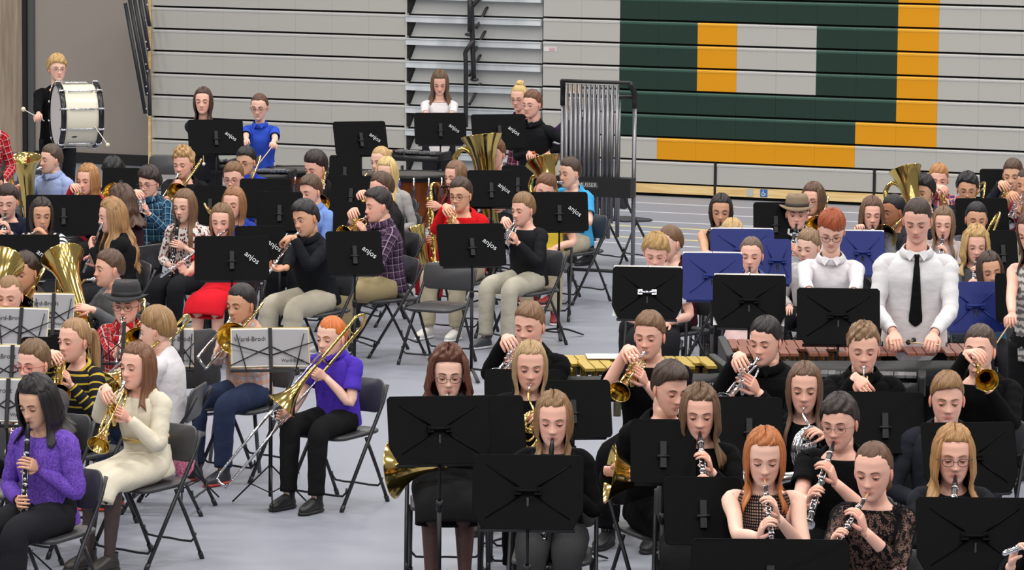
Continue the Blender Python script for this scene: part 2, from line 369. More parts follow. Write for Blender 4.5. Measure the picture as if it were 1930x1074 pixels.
def inst_horn(fin, sc=1.0):
    P = []; m = MB(); mouthpiece(m, .0105, .07); P.append(('mouthpiece', m, SILVER()))
    c = A3(.02, -.20, -.19); R = .115
    # coil plane spanned by e1 (towards the bell side and forward) and z
    e1 = nz([-.55, -.83, 0]); e2 = A3(0, 0, 1); en = np.cross(e1, e2)
    def circ(r, a0, a1, off, n=22):
        a = np.radians(np.linspace(a0, a1, n)); return c+en*off+r*(np.cos(a)[:, None]*e1+np.sin(a)[:, None]*e2)
    m = MB(); q = circ(R, 105, -150, 0)
    tube(m, np.concatenate([[A3(0, -.06, 0), A3(0, -.11, -.03)], q]), .0062, 8)
    P.append(('lead_pipe', m, fin))
    m = MB(); tube(m, circ(R*.86, 150, -200, .018, 30), .007, 8); tube(m, circ(R*.7, 60, -130, -.012), .0065, 8)
    for a0 in (20, 80, 140): tube(m, circ(R*.45, a0, a0+200, .012, 12)+.012*e1*math.cos(a0), .0058, 8)
    tube(m, circ(R*1.03, 170, -60, -.02, 26), np.linspace(.008, .013, 26), 8)
    P.append(('coil', m, fin))
    for i in range(3):
        m = MB(); lathe(m, c+en*-.01+e1*(-.045+.035*i)+e2*.02, en, [(-.022, .004), (-.02, .017), (.02, .017), (.022, .004)], 14, (1, 1)); tube(m, [c+e1*(-.045+.035*i)+e2*.03, c+e1*(-.05+.035*i)+e2*.075+en*.03], .003, 5); P.append(('rotor', m, fin))
    # bell branch leaving the coil bottom towards the player's right
    m = MB(); b0 = c+e1*.03-e2*.128; d = nz([-.93, .12, -.18]); pts = np.concatenate([circ(R*1.1, -20, -80, -.02, 8), [b0+d*.05]])
    tube(m, pts, np.linspace(.013, .028, 9), 12, cap=(0, 0)); flare(m, b0+d*.03, d, .24, .026, .152, 36, 2.6); P.append(('bell', m, fin))
    return dict(parts=P, end=b0+d*.27, L=(c+A3(.03, -.02, .07), A3(-.6, -.1, -.75), A3(-.35, -.9, .2)), R=(b0+d*.2+A3(0, 0, 0), A3(-.2, -.95, -.1), A3(.9, -.2, .2)), curl=(.85, .6))
def inst_euph(fin, sc=1.0, rim=.145, top=.16):
    P = []; m = MB(); mouthpiece(m, .018, .08); P.append(('mouthpiece', m, SILVER()))
    S = sc; bx, y0 = .05*S, -.20*S; zb = top-.74*S; Z0 = top-.24*S; ox = -.17*S
    m = MB(); tube(m, [A3(0, -.07, 0), A3(.0, -.13*S, -.03+Z0*.3), A3(-.01, -.19*S, -.09*S+Z0), A3(-.03, -.18*S, -.16*S+Z0)], [.0065, .0075, .0085, .009], 8, sub=3); P.append(('lead_pipe', m, fin))
    m = MB(); lathe(m, A3(bx, y0, zb+.10*S), (-.0, 0, 1), [(0, .05*S), (.2*S, .053*S), (.38*S, .062*S), (.48*S, .075*S), (.56*S, .098*S), (.62*S, rim*.93), (.64*S, rim), (.643*S, rim*1.01), (.641*S, rim*.97), (.60*S, rim*.80), (.5*S, .075*S), (.3*S, .05*S)], 36, (0, 1)); P.append(('bell', m, fin))
    m = MB(); tube(m, [A3(bx, y0, zb+.12*S), A3(bx-.005, y0, zb+.04*S), A3(bx-.05*S, y0, zb-.025*S), A3((bx+ox)/2, y0, zb-.045*S), A3(ox+.05*S, y0, zb-.02*S), A3(ox, y0, zb+.05*S), A3(ox, y0, zb+.2*S), A3(ox, y0, .08*S+Z0), A3(ox+.02*S, y0, .14*S+Z0), A3(ox+.07*S, y0, .175*S+Z0), A3(ox+.12*S, y0+.01, .14*S+Z0), A3(ox+.14*S, y0+.03, .06*S+Z0), A3(ox+.14*S, y0+.03, -.15*S+Z0)],
        np.array([.05, .049, .046, .042, .038, .034, .030, .022, .019, .0175, .016, .0145, .013])*S, 14, sub=3); P.append(('bow', m, fin))
    for i in range(3):
        m = MB(); x = -.045*S-.034*i*S
        lathe(m, A3(x, y0-.03*S, -.33*S+Z0), (0, 0, 1), [(0, .006), (.002, .0155), (.02, .016), (.022, .014), (.17*S, .014), (.175*S, .016), (.19*S, .0155), (.192*S, .004), (.215*S, .004), (.215*S, .0105), (.22*S, .0105)], 14, (1, 1)); P.append(('valve', m, fin))
    m = MB()
    for i, (dz, w) in enumerate(((-.24, .05), (-.28, .075), (-.32, .10))):
        x = -.045*S-.034*i*S; zz = dz*S+Z0
        tube(m, [A3(x, y0-.04*S, zz+.06), A3(x-.01, y0-.07*S, zz+.05), A3(x-.01, y0-.085*S, zz-.02), A3(x-.01, y0-.085*S, zz-w*1.3), A3(x+.01, y0-.085*S, zz-w*1.3-.03), A3(x+.03, y0-.085*S, zz-w*1.3), A3(x+.03, y0-.08*S, zz+.02), A3(x+.02, y0-.04*S, zz+.03)], .0075, 8, sub=2)
    tube(m, [A3(-.03, -.18*S, -.16*S+Z0), A3(-.08*S, y0-.06*S, -.2*S+Z0), A3(-.15*S, y0-.06*S, -.28*S+Z0), A3(-.15*S, y0-.06*S, -.40*S+Z0), A3(-.10*S, y0-.06*S, -.44*S+Z0), A3(-.06*S, y0-.05*S, -.36*S+Z0)], .009, 8, sub=3)
    P.append(('tuning_slide', m, fin))
    return dict(parts=P, end=A3(bx, y0, zb+.74*S), L=(A3(bx+.05*S, y0-.02, -.24*S+Z0), A3(-.9, -.1, 0), A3(-.2, -.9, .3)), R=(A3(-.07*S, y0-.03*S, -.09*S+Z0), A3(.2, .1, -.95), A3(.5, -.85, 0)), curl=(.7, .7))
def inst_sax(fin):
    P = []; m = MB(); lathe(m, (0, .005, 0), (0, -1, 0), [(0, .003), (0, .008), (.04, .012), (.08, .012)], 10, (1, 1)); P.append(('mouthpiece', m, BLK()))
    m = MB(); tube(m, [A3(0, -.07, 0), A3(0, -.13, .03), A3(0, -.18, .02), A3(0, -.20, -.04)], [.0085, .010, .011, .012], 10, sub=3); P.append(('neck', m, fin))
    m = MB(); tube(m, [A3(0, -.20, -.04), A3(0, -.21, -.3), A3(0, -.21, -.58), A3(0, -.225, -.65), A3(0, -.27, -.69), A3(0, -.32, -.66), A3(0, -.345, -.58), A3(0, -.355, -.48)], [.013, .020, .029, .033, .036, .038, .041, .045], 14, sub=3, cap=(1, 0)); P.append(('body', m, fin))
    m = MB(); flare(m, A3(0, -.353, -.49), (0, -.22, 1), .17, .0445, .078, 28, 2.4); P.append(('bell', m, fin))
    m = MB()
    for j, z in enumerate(np.linspace(-.1, -.6, 13)): lathe(m, (.014*((j % 3)-1), -.232-.012*(-z), z), (0, -1, 0), [(0, .004), (.002, .012+.006*(-z)), (.006, .012+.006*(-z)), (.008, .003)], 10, (1, 1))
    for s_ in (-1, 1): tube(m, [A3(s_*.022, -.215, -.08), A3(s_*.033, -.235, -.62)], .004, 5)
    P.append(('keywork', m, fin))
    return dict(parts=P, end=A3(0, -.24, -.62), L=(A3(.02, -.225, -.16), A3(-.9, 0, .1), A3(0, -1, .1)), R=(A3(-.03, -.225, -.42), A3(.9, 0, .1), A3(0, -1, .1)), curl=(.8, .8))
_INST = {}
INST_DEF = dict(trumpet=inst_trumpet, trombone=inst_trombone, trombone_short=lambda f: inst_trombone(f, .06), clarinet=inst_clarinet, oboe=lambda f: inst_clarinet(f, True), flute=inst_flute, horn=inst_horn,
                euphonium=inst_euph, euphonium_tall=lambda f: inst_euph(f, 1.0, .135, .235), tuba=lambda f: inst_euph(f, 1.3, .185, .235), saxophone=inst_sax)
def get_inst(kind, fin):
    k = (kind, fin)
    if k not in _INST:
        d = INST_DEF[kind](SILVER() if fin == 'silver' else BRASS())
        d['meshes'] = [(n, m.mesh(n, mt)) for n, m, mt in d['parts']]; _INST[k] = d
    return _INST[k]
def place_inst(kind, fin, M, label, cat):
    d = get_inst(kind, fin); t = thing(dict(trombone_short='trombone', horn='french_horn', euphonium_tall='euphonium').get(kind, kind), label, cat, M)
    for n, me in d['meshes']: link(n, me, t)
    return t
# ---------------- folding chair ----------------
_CH = {}
def chair_meshes(kind):
    if kind in _CH: return _CH[kind]
    P = []; S = STEEL(); SEAT = plain('dark_vinyl', (56, 56, 59), .45, bmp=(60, .15)); BK = plain('dark_enamel', (64, 64, 67), .38)
    if kind == 'folding':
        for sx in (-1, 1):
            m = MB(); tube(m, [A3(sx*.215, -.235, .012), A3(sx*.212, .0, .37), A3(sx*.208, .155, .60), A3(sx*.205, .20, .70)], .0115, 8); lathe(m, A3(sx*.215, -.242, 0), (0, .53, .85), [(0, .013), (.04, .0145), (.042, .012)], 8, (1, 1)); P.append(('leg', m, S))
            m = MB(); tube(m, [A3(sx*.19, .225, .012), A3(sx*.19, .13, .20), A3(sx*.19, .02, .405)], .0105, 8); lathe(m, A3(sx*.19, .23, 0), (0, -.45, .9), [(0, .013), (.04, .0145), (.042, .012)], 8, (1, 1)); P.append(('leg', m, S))
        for y, z, w in ((-.19, .085, .213), (.175, .10, .19)):
            m = MB(); tube(m, [A3(-w, y, z+.05), A3(-w+.03, y, z), A3(0, y, z-.0), A3(w-.03, y, z), A3(w, y, z+.05)], .007, 6, sub=2); P.append(('crossbar', m, S))
        m = MB(); M = tr((0, -.02, .425))@rot('x', math.pi/2+.04); plate(m, rrect(.385, .40, .07), .028, M, .007, 0, smooth=True); P.append(('seat', m, SEAT))
        m = MB(); M = tr((0, .165, .635))@rot('x', -.20); plate(m, rrect(.43, .20, .055), .016, M, .004, -.35, smooth=True)
        P.append(('backrest', m, BK))
    else:
        LG = plain('grey_tube', (105, 108, 115), .35, .6)
        for sx in (-1, 1):
            m = MB(); tube(m, [A3(sx*.23, -.25, .012), A3(sx*.22, -.20, .43)], .0125, 8); P.append(('leg', m, LG))
            m = MB(); tube(m, [A3(sx*.23, .30, .012), A3(sx*.215, .20, .40), A3(sx*.21, .20, .52)], .0125, 8); P.append(('leg', m, LG))
        m = MB(); tube(m, [A3(-.22, -.2, .40), A3(.22, -.2, .40)], .01, 6); P.append(('crossbar', m, LG))
        m = MB(); M = tr((0, -.02, .44))@rot('x', math.pi/2+.03); plate(m, rrect(.46, .44, .06), .026, M, .008, 0, smooth=True); P.append(('seat', m, SEAT))
        m = MB(); M = tr((0, .215, .68))@rot('x', -.12); plate(m, rrect(.46, .36, .05), .02, M, .005, -.3, smooth=True); P.append(('backrest', m, SEAT))
    _CH[kind] = [(n, m.mesh(n, mt)) for n, m, mt in P]; return _CH[kind]
def chair(x, y, yaw, label, group=None, kind='folding', z=0):
    t = thing('folding_chair' if kind == 'folding' else 'band_chair', label, 'chair', tr((x, y, z))@rot('z', -math.radians(yaw)), group)
    for n, me in chair_meshes(kind): link(n, me, t)
    return t
# ---------------- music stands ----------------
_ST = {}
DESKH = {'text': .32, 'plain': .32, 'ribbed': .345, 'blue': .33, 'wire': .235}
def stand_meshes(kind, w, h):
    k = (kind, round(w, 2), round(h, 2))
    if k in _ST: return _ST[k]
    P = []; B = BLK(); DK = plain('desk_black', (5, 5, 6), .5, spec=.08) if kind != 'blue' else plain('desk_blue', (14, 32, 104), .5, spec=.3)
    H = DESKH[kind]; tilt = math.radians(22)
    D = tr((0, 0, h))@rot('x', -tilt)
    if kind == 'wire':
        m = MB()
        for a, b in (((-w*.5, -.09), (w*.02, .03)), ((w*.5, -.09), (-w*.02, .03)), ((-w*.55, .05), (-.0, -.03)), ((w*.55, .05), (.0, -.03)), ((-w*.42, .1), (-w*.3, -.13)), ((w*.42, .1), (w*.3, -.13))):
            tube(m, ap(D, [A3(a[0], 0, a[1]), A3(b[0], 0, b[1])]), .0035, 5)
        P.append(('folding_arm', m, B)); m = MB(); box(m, (0, .0, 0), (.022, .006, .27), D); P.append(('spine', m, B))
        m = MB(); box(m, (0, .02, -H/2), (w, .05, .006), D); P.append(('ledge', m, B))
    else:
        m = MB(); o = rrect(w, H, .025)
        if kind == 'ribbed': o = np.array([(-w*.5+.015, H/2), (w*.5-.015, H/2), (w*.5, H/2-.015), (w*.5, -H*.25), (w*.42, -H/2+.01), (w*.4, -H/2), (-w*.4, -H/2), (-w*.42, -H/2+.01), (-w*.5, -H*.25), (-w*.5, H/2-.015)])
        plate(m, o, .005, D, .0015, .10 if kind in ('text', 'plain') else 0.)
        P.append(('desk', m, DK))
        m = MB(); box(m, (0, .035, -H/2+.003), (w*.86, .06, .004), D); P.append(('ledge', m, DK))
        if kind in ('ribbed', 'blue'):
            for a in ((-1, 1), (1, 1), (-1, -1), (1, -1)):
                m = MB(); tube(m, ap(D, [A3(a[0]*.04, -.007, a[1]*.02), A3(a[0]*w*.38, -.003, a[1]*H*.36)]), [.0045, .003], 5); P.append(('rib', m, DK))
            m = MB(); 
            for sx in (-1, 1): box(m, (sx*.045, -.014, .0), (.03, .02, .035), D)
            tube(m, ap(D, [A3(-.055, -.02, 0), A3(.055, -.02, 0)]), .009, 8)
            P.append(('bracket', m, CHROME() if kind == 'ribbed' and w > .445 and w < .455 else DK))
        else:
            m = MB(); box(m, (0, -.012, -.02), (.03, .018, .13), D); tube(m, ap(D, [A3(-.03, -.018, -.03), A3(.03, -.018, -.03)]), .008, 8); P.append(('bracket', m, B))
            if kind == 'plain': pass
    m = MB(); tube(m, [A3(0, -.02, h-.02), A3(0, -.02, .55)], .008, 8); tube(m, [A3(0, -.02, .62), A3(0, -.02, .06)], .012, 10); lathe(m, (0, -.02, .6), (0, 0, 1), [(0, .012), (0, .017), (.05, .017), (.05, .012)], 10); P.append(('pole', m, B))
    for i in range(3):
        a = 2*math.pi*i/3+.5; dx, dy = math.cos(a), math.sin(a); m = MB()
        if kind == 'wire': tube(m, [A3(0, -.02, .25), A3(dx*.25, dy*.25-.02, .01)], .005, 6); tube(m, [A3(0, -.02, .08), A3(dx*.14, dy*.14-.02, .13)], .004, 5)
        else: tube(m, [A3(dx*.01, dy*.01-.02, .075), A3(dx*.1, dy*.1-.02, .06), A3(dx*.24, dy*.24-.02, .012)], [(.012, .009), (.014, .008), (.016, .006)], 8, sub=3, ref=(0, 0, 1))
        P.append(('leg', m, B))
    r = [(n, m.mesh(n, mt)) for n, m, mt in P]
    if kind == 'text':
        r.append(('lettering', text_mesh('anjos', .056, plain('white_print', (205, 210, 215), .7), .0006, D@tr((w*.27, -.006, .0))@rot('y', math.radians(38))@rot('x', math.pi/2))))
    _ST[k] = r; return r
def stand(px, py, h, yaw, kind, w, label, group=None, sheets=False):
    """stand whose desk centre is seen at pixel (px,py) when it is h metres high"""
    p = G(px, py, h); M = tr((p[0], p[1], 0))@rot('z', -math.radians(yaw))
    t = thing('music_stand', label, 'music stand', M, group)
    for n, me in stand_meshes(kind, w, h): link(n, me, t)
    H = DESKH[kind]; D = tr((0, 0, h))@rot('x', -math.radians(22))
    if sheets:
        col = sheets if isinstance(sheets, tuple) else (238, 236, 232)
        s_ = thing('sheet_music', 'open sheet music resting on the ' + label.replace(' with', ', which has', 1), 'sheet music', M)
        s_['label'] = ' '.join(('white sheet music on the '+label).split()[:16])
        for sx in (-1, 1):
            m = MB(); M2 = D@tr((sx*w*.245, .012, .016 if kind != 'wire' else .02))@rot('z', sx*.05); hh = H*.98
            box(m, (0, 0, 0), (w*.48, .002, hh), M2); part('page', m, plain('paper', col, .8), s_)
            if kind == 'wire':
                m = MB(); box(m, (0, -.003, 0), (w*.46, .001, hh*.93), M2); part('cover', m, plain('music_cover', (150, 149, 154), .7, bmp=(30, .1)), s_)
        if kind == 'wire':
            link('lettering', text_mesh('Ward-Brodt', .038, plain('dark_print', (40, 38, 40), .7), .0004, D@tr((-w*.25, .0045, .07))@rot('x', math.pi/2)), s_)
            link('lettering', text_mesh('Ward-Brodt', .026, plain('dark_print', (40, 38, 40), .7), .0004, D@tr((w*.27, .0045, -.06))@rot('x', math.pi/2)), s_)
            m = MB(); box(m, (0, .018, 0.002), (w*.985, .003, H+.006), D@tr((0, 0, .02))); part('cover', m, plain('manila_cover', (192, 172, 104), .75), s_)
    return t
# ---------------- people ----------------
def sst(a, b, x): t = np.clip((x-a)/(b-a), 0, 1); return t*t*(3-2*t)
def gs(x, s_): return np.exp(-(x/s_)**2)
# head: rings from the crown down; columns: centre-line extents measured along the face profile
_HZ = np.array([.117, .113, .104, .088, .062, .03, .0, -.025, -.045, -.062, -.078, -.092, -.104, -.112, -.117])
_HW = np.array([.004, .026, .045, .060, .0715, .0750, .0735, .0695, .0645, .0590, .0520, .0430, .0325, .0215, .004])
_HF = np.array([.004, .030, .050, .068, .0815, .0865, .0855, .0855, .0855, .0855, .084, .081, .077, .066, .040])
_HB = np.array([.004, .034, .058, .078, .0935, .099, .094, .082, .068, .052, .036, .020, .004, -.012, -.036])
def head_template(nr, nc):
    z = np.interp(np.linspace(0, 1, nr), np.linspace(0, 1, 9), [.117, .108, .085, .045, .012, -.022, -.052, -.085, -.117])
    zz = -_HZ; w = np.interp(-z, zz, _HW); f = np.interp(-z, zz, _HF); b = np.interp(-z, zz, _HB)
    t = np.linspace(-1, 1, nc, endpoint=False); al = np.pi*(np.sign(t)*np.abs(t)**1.55)  # dense at the front (al=0)
    s_, c = np.sin(al), np.cos(al); ce = np.sign(c)*np.abs(c)**.92; se = np.sign(s_)*np.abs(s_)**.9
    X = w[:, None]*se; mid = (b-f)[:, None]/2; half = (f+b)[:, None]/2
    Y = mid-half*ce*1.0; Z = np.repeat(z[:, None], nc, 1)
    fr = np.clip(c, 0, 1)[None]**1.0*np.ones_like(X)
    d = np.zeros_like(X)
    # brow, sockets, nose, cheeks, lips, chin
    d += .0045*gs(Z-.021, .012)*gs(np.abs(X)-.028, .026)
    d -= .0115*gs(Z-.002, .0135)*gs(np.abs(X)-.031, .0165)
    zt = np.clip((.014-Z)/.05, 0, 1); nose = .0235*zt**1.2*(1-sst(.0465-.0, .056, .014-Z+.0)) 
    wn = .0085+.0065*zt; d += nose*gs(X, wn)+.004*gs(X, .009)*gs(Z-.01, .02)
    d += .0055*gs(Z+.035, .008)*gs(np.abs(X)-.0115, .006)
    d += .004*gs(Z+.026, .022)*gs(np.abs(X)-.042, .018)
    d += .0052*gs(Z+.0575, .0042)*gs(X, .019)+.0058*gs(Z+.0665, .0045)*gs(X, .017)-.0035*gs(Z+.062, .0018)*gs(X, .022)
    d -= .003*gs(Z+.076, .006)*gs(X, .02); d += .0055*gs(Z+.097, .012)*gs(X, .02)
    Y = Y-d*fr
    col = np.zeros(X.shape+(3,)); lips = np.clip(gs(Z+.062, .0075)*gs(X, .0215)*1.5*(fr > .5), 0, 1); lips[lips < .25] = 0
    cheek = gs(Z+.03, .026)*gs(np.abs(X)-.042, .024)*fr+.3*gs(Z+.030, .010)*gs(X, .012)*fr
    sock = gs(Z-.004, .012)*gs(np.abs(X)-.031, .017)*fr
    return np.stack([X, Y, Z], -1), lips, cheek, sock
HT = {n: head_template(*n) for n in ((46, 60), (32, 40))}
def hairline(phi, fr=55, bangs=0, side=92, back=124):
    a = np.abs(np.degrees(phi)); return np.radians(np.interp(a, [0, 20, 35, 50, 62, 72, 82, 92, 108, 130, 180], [fr+bangs*.9, fr+1+bangs, fr+3+bangs, fr+8+bangs*.7, fr+16+bangs*.4, 79, 84, side-3, 106, back-6, back]))
def noise1(x, seed, f): 
    r = np.random.default_rng(seed); p = r.uniform(0, 6.28, 6); return sum(np.sin(x*f*(1+.7*i)+p[i])/(1+i*.6) for i in range(6))/2.4
HC = np.array([0, .006, .012]); HR = np.array([.0765, .0965, .107])
def hdir(phi, th): return np.stack([np.sin(phi)*np.sin(th), -np.cos(phi)*np.sin(th), np.cos(th)+0*phi], -1)
def sph_tri(phi, th, t): return HC+hdir(phi, th)*(HR+t[..., None])
def hair_cap(mb, M, seed, vol=.012, top=.0, quiff=0., bangs=0, fr=55, side=92, back=124, taper=.15, wave=0., rough=.0030, n=(24, 108), part=0., edge=.028, sweep=None):
    phi = np.linspace(-np.pi, np.pi, n[1], endpoint=False); u = np.linspace(0, 1, n[0])
    end = hairline(phi, fr, bangs, side, back)+edge*noise1(phi, seed, 9)+edge*.5*noise1(phi, seed+9, 31)+(((seed*37) % 100)/100*.30-.15 if sweep is None else sweep)*np.sin(phi)*gs(phi, 1.1)*(edge > .012)
    th = u[:, None]*end[None]; ph = np.repeat(phi[None], n[0], 0)
    ph2 = ph+wave*.12*np.sin(u[:, None]*9+ph*5)
    t = vol*(1-(u[:, None]**4)*(1-taper))*(1-.55*sst(.9, 1., u[:, None]))+top*np.cos(np.minimum(th, 1.5))**2
    t = t+quiff*gs(th-np.radians(52), .42)*gs(ph, .8)
    t = t+rough*noise1(ph2+.10*np.sin(u[:, None]*3+seed), seed+1, 30)*np.sin(np.pi*np.clip(u[:, None]*1.05+.05, 0, 1))+rough*1.2*noise1(ph*3+u[:, None]*4, seed+2, 3)
    if wave: t = t+wave*.006*np.sin(u[:, None]*14+ph*7+seed)+wave*.005*np.sin(ph*11-u[:, None]*6)
    if part: t = t-part*.010*gs(ph, .10)*(th < 1.2)*(1-u[:, None]**3)-part*.006*gs(np.abs(ph)-np.pi, .12)
    P = sph_tri(ph2, th, t)
    rim = sph_tri(ph2[-1:], th[-1:]*.985, t[-1:]*0-.004)
    P = np.concatenate([P, rim]); st = np.stack([np.abs(ph), th, 0*th], -1)*.1; st = np.concatenate([st, st[-1:]])
    grid(mb, ap(M, P.reshape(-1, 3)).reshape(P.shape), True, (1, 0), st=st)
def hair_fall(mb, M, seed, L=.30, f0=50, w=.013, wave=0., flare_=.0, fwd=1., n=(26, 84), back_only=False, spread=1.):
    """curtain of hair from the crown down past the jaw, open at the face"""
    p0 = math.radians(f0 if not back_only else 100); phi = np.linspace(p0, 2*np.pi-p0, n[1]); Lc = L*(1+.10*noise1(phi, seed, 6)+.05*noise1(phi, seed+5, 21))
    a = np.degrees(np.minimum(phi, 2*np.pi-phi)); Lc = Lc*np.interp(a, [50, 75, 110, 180], [.86, .97, 1, .95])
    th1 = np.radians(95); k = int(n[0]*.42); U1 = np.linspace(.32, 1, k); U2 = np.linspace(0, 1, n[0]-k+1)[1:]
    rings = []; sts = []
    t0 = np.full_like(phi, w)+.0028*noise1(phi, seed+2, 26)+.002*noise1(phi, seed+3, 60)
    for u in U1: rings.append(sph_tri(phi, np.full_like(phi, th1*u), t0*(.7+.3*u))); sts.append(th1*u*.1+0*phi)
    b = rings[-1]; dx, dy = np.sin(phi), -np.cos(phi)
    for u in U2:
        drop = u*Lc; s1 = sst(.10, .22, drop)
        fb = np.where(a < 95, -.055*fwd, .035)*s1*np.interp(np.abs(a-95), [0, 25], [.2, 1])
        ox = dx*(flare_*u+.010*s1*spread)-np.sin(phi)*.018*gs(drop-.13, .05)
        oy = dy*(flare_*u*.6)+fb
        wv = wave*.011*np.sin(drop*46+noise1(phi, seed+7, 3)*3)*sst(.03, .12, drop)
        thk = .0028*noise1(phi+u*.25, seed+2, 26)*(1-.3*u)
        rings.append(b+np.stack([ox+dx*(thk+wv)+wv*.6*dy, oy+dy*(thk+wv*.6), -drop], -1)); sts.append(.166+drop)
    O = np.array(rings); nr = len(O)
    inn = O.copy(); dirs = np.stack([dx, dy, 0*dx], -1); tk = np.interp(np.arange(nr), [0, k, nr-1], [.010, .014, .004])[:, None, None]; inn = inn-dirs[None]*tk
    P = np.concatenate([O, inn[::-1]]); P = np.concatenate([P, P[:1]])
    st = np.stack([np.repeat((np.abs(phi-np.pi)*.1)[None], nr, 0), np.array(sts), 0*O[..., 0]], -1); st = np.concatenate([st, st[::-1], st[:1]])
    Q = ap(M, P.reshape(-1, 3)).reshape(P.shape); grid(mb, Q, False, (0, 0), st=st)
    for e in (0, -1):   # close the two front edges
        A = Q[:nr, e]; B = Q[nr:2*nr, e][::-1]; V = np.concatenate([A, B]); i = np.arange(nr-1)
        mb.add(V, np.stack([i, i+1, nr+i+1, nr+i], 1), st=np.concatenate([st[:nr, e]]*2))
def make_hair(root, M, hair, seed):
    style, rgb = hair[0], hair[1]; kw = dict(hair[2]) if len(hair) > 2 else {}; mat = hairmat(rgb); mb = MB()
    if style == 'short': kw.setdefault('vol', .012); kw.setdefault('top', .010); kw.setdefault('taper', .1); hair_cap(mb, M, seed, **kw)
    elif style == 'crew': hair_cap(mb, M, seed, **{**dict(vol=.005, top=.006, taper=.1, rough=.0012, back=126), **kw})
    elif style == 'quiff': hair_cap(mb, M, seed, **{**dict(vol=.007, top=.016, quiff=.020, taper=.1, back=122, side=88), **kw})
    elif style == 'mop': hair_cap(mb, M, seed, **{**dict(vol=.022, top=.010, bangs=14, taper=.55, side=104, back=128, wave=.4), **kw})
    elif style == 'bald': pass
    elif style in ('long', 'curly', 'bob'):
        fk = {k: kw[k] for k in ('L', 'f0', 'wave', 'flare_', 'fwd', 'w', 'spread') if k in kw}
        if style == 'curly': fk = {**dict(L=.22, wave=1.5, flare_=.04, f0=44, w=.024), **fk}
        if style == 'bob': fk = {**dict(L=.16, flare_=.015, w=.018), **fk}
        hair_cap(mb, M, seed, vol=fk.get('w', .013)*.85, top=.006+.4*max(0, fk.get('w', .013)-.013), taper=.5, fr=kw.get('fr', 50), bangs=kw.get('bangs', 0), side=100, back=120, wave=fk.get('wave', 0)*.5, part=kw.get('part', 1.), edge=.010)
        hair_fall(mb, M, seed, **fk)
    elif style in ('pony', 'bun', 'updo'):
        hair_cap(mb, M, seed, vol=.008, top=.004, taper=.25, fr=kw.get('fr', 50), back=118, rough=.0016, edge=.010)
        if style == 'pony':
            L = kw.get('L', .24); q = [A3(0, .095, .03), A3(0, .135, .035), A3(0, .155, -.01), A3(.01, .15, -.08), A3(.02, .14, -.05-L*.6), A3(.02, .135, -.03-L)]
            tube(mb, ap(M, np.array(q)), [.012, .022, .026, .028, .022, .004], 14, sub=4)
        else:
            c = A3(0, .03, .135) if style == 'bun' else A3(0, .10, .055); r = kw.get('r', .036)
            ball(mb, c, (r, r, r*.85), 16, 10, M)
            tube(mb, ap(M, np.array([c+A3(r*math.cos(a)*.8, r*math.sin(a)*.8, .01*math.sin(3*a)) for a in np.linspace(0, 6.28, 14)])), .013, 8)
    if mb.n: part('hair', mb, mat, root)
def hand(mb, w, y, n, side, k, col, curl=(.9, .7), thumb=1.):
    """w wrist, y towards the knuckles, n from the palm towards the held thing, side +1 = left hand"""
    y = nz(y); n = nz(np.asarray(n)-y*(np.asarray(n)@y)); x = np.cross(y, n)*side; k = k*.97   # x points to the thumb side
    pl = .088*k
    tube(mb, [w-y*.02*k, w+y*.012*k, w+y*pl*.5, w+y*pl*.92, w+y*pl*1.02], np.array([(.024, .018), (.027, .017), (.039, .016), (.041, .0135), (.035, .009)])*k, 12, ref=n, sub=2, col=col, sq=2.4)
    lens = [(.042, .025, .020), (.047, .029, .022), (.044, .027, .021), (.034, .020, .018)]; c1, c2 = curl
    for i in range(4):
        o = w+y*pl*(.97-.02*abs(i-1.3))+x*(.0295-.0195*i)*k; a = c1*.45+.04*i; P = [o-y*.012*k, o]; 
        for j, L in enumerate(lens[i]):
            d = y*math.cos(a)+n*math.sin(a)+x*.04*(1.2-i); P.append(P[-1]+d*L*k); a += (c2*1.15 if j == 0 else c2*.8)
        tube(mb, np.array(P), np.array([.0088, .0094, .0084, .0074, .0058])*k, 7, sub=2, col=col)
        ball(mb, P[-1], .0056*k, 6, 5, col=col)
    o = w+y*.026*k+x*.022*k+n*.004*k; d1 = nz(y*.62+x*.72+n*.25); d2 = nz(y*.85+x*.1*thumb+n*(.35+.4*c1))
    P = [o, o+d1*.032*k, o+d1*.032*k+d2*.034*k, o+d1*.032*k+d2*.034*k+nz(d2+n*.3)*.026*k]
    tube(mb, np.array(P), np.array([.0145, .0122, .0098, .0072])*k, 8, sub=2, col=col); ball(mb, P[-1], .0068*k, 6, 5, col=col)
def ik(S, T, L1, L2, pole):
    d = T-S; D = np.linalg.norm(d); Dm = min(max(D, .12), (L1+L2)*.992); d = d/(D+1e-9); T = S+d*Dm
    a = (L1*L1-L2*L2+Dm*Dm)/(2*Dm); h = math.sqrt(max(L1*L1-a*a, 1e-6)); p = nz(pole-d*(pole@d)); return S+d*a+p*h, T
SKIN = {'fair': (240, 197, 177), 'pink': (240, 189, 169), 'tan': (212, 162, 132), 'olive': (226, 180, 150), 'brown': (172, 120, 90)}
TORSO = {'m': [(-.10, .160, .118), (-.02, .166, .122), (.12, .156, .108), (.26, .165, .112), (.34, .172, .114), (.385, .166, .104), (.420, .148, .090), (.448, .112, .074), (.470, .078, .062)],
         'f': [(-.10, .160, .120), (-.02, .164, .120), (.12, .134, .096), (.24, .148, .112), (.33, .152, .120), (.380, .147, .100), (.415, .130, .082), (.444, .098, .066), (.468, .068, .056)]}
def place_head(px, top, chin, k, stand_=False, hc=None):
    h = hc if hc else (1.62/1.73*1.73*k-.0 if stand_ else .44+.70*k)
    return G(px, (top+chin)/2, h), h
HEADOBJ = {}
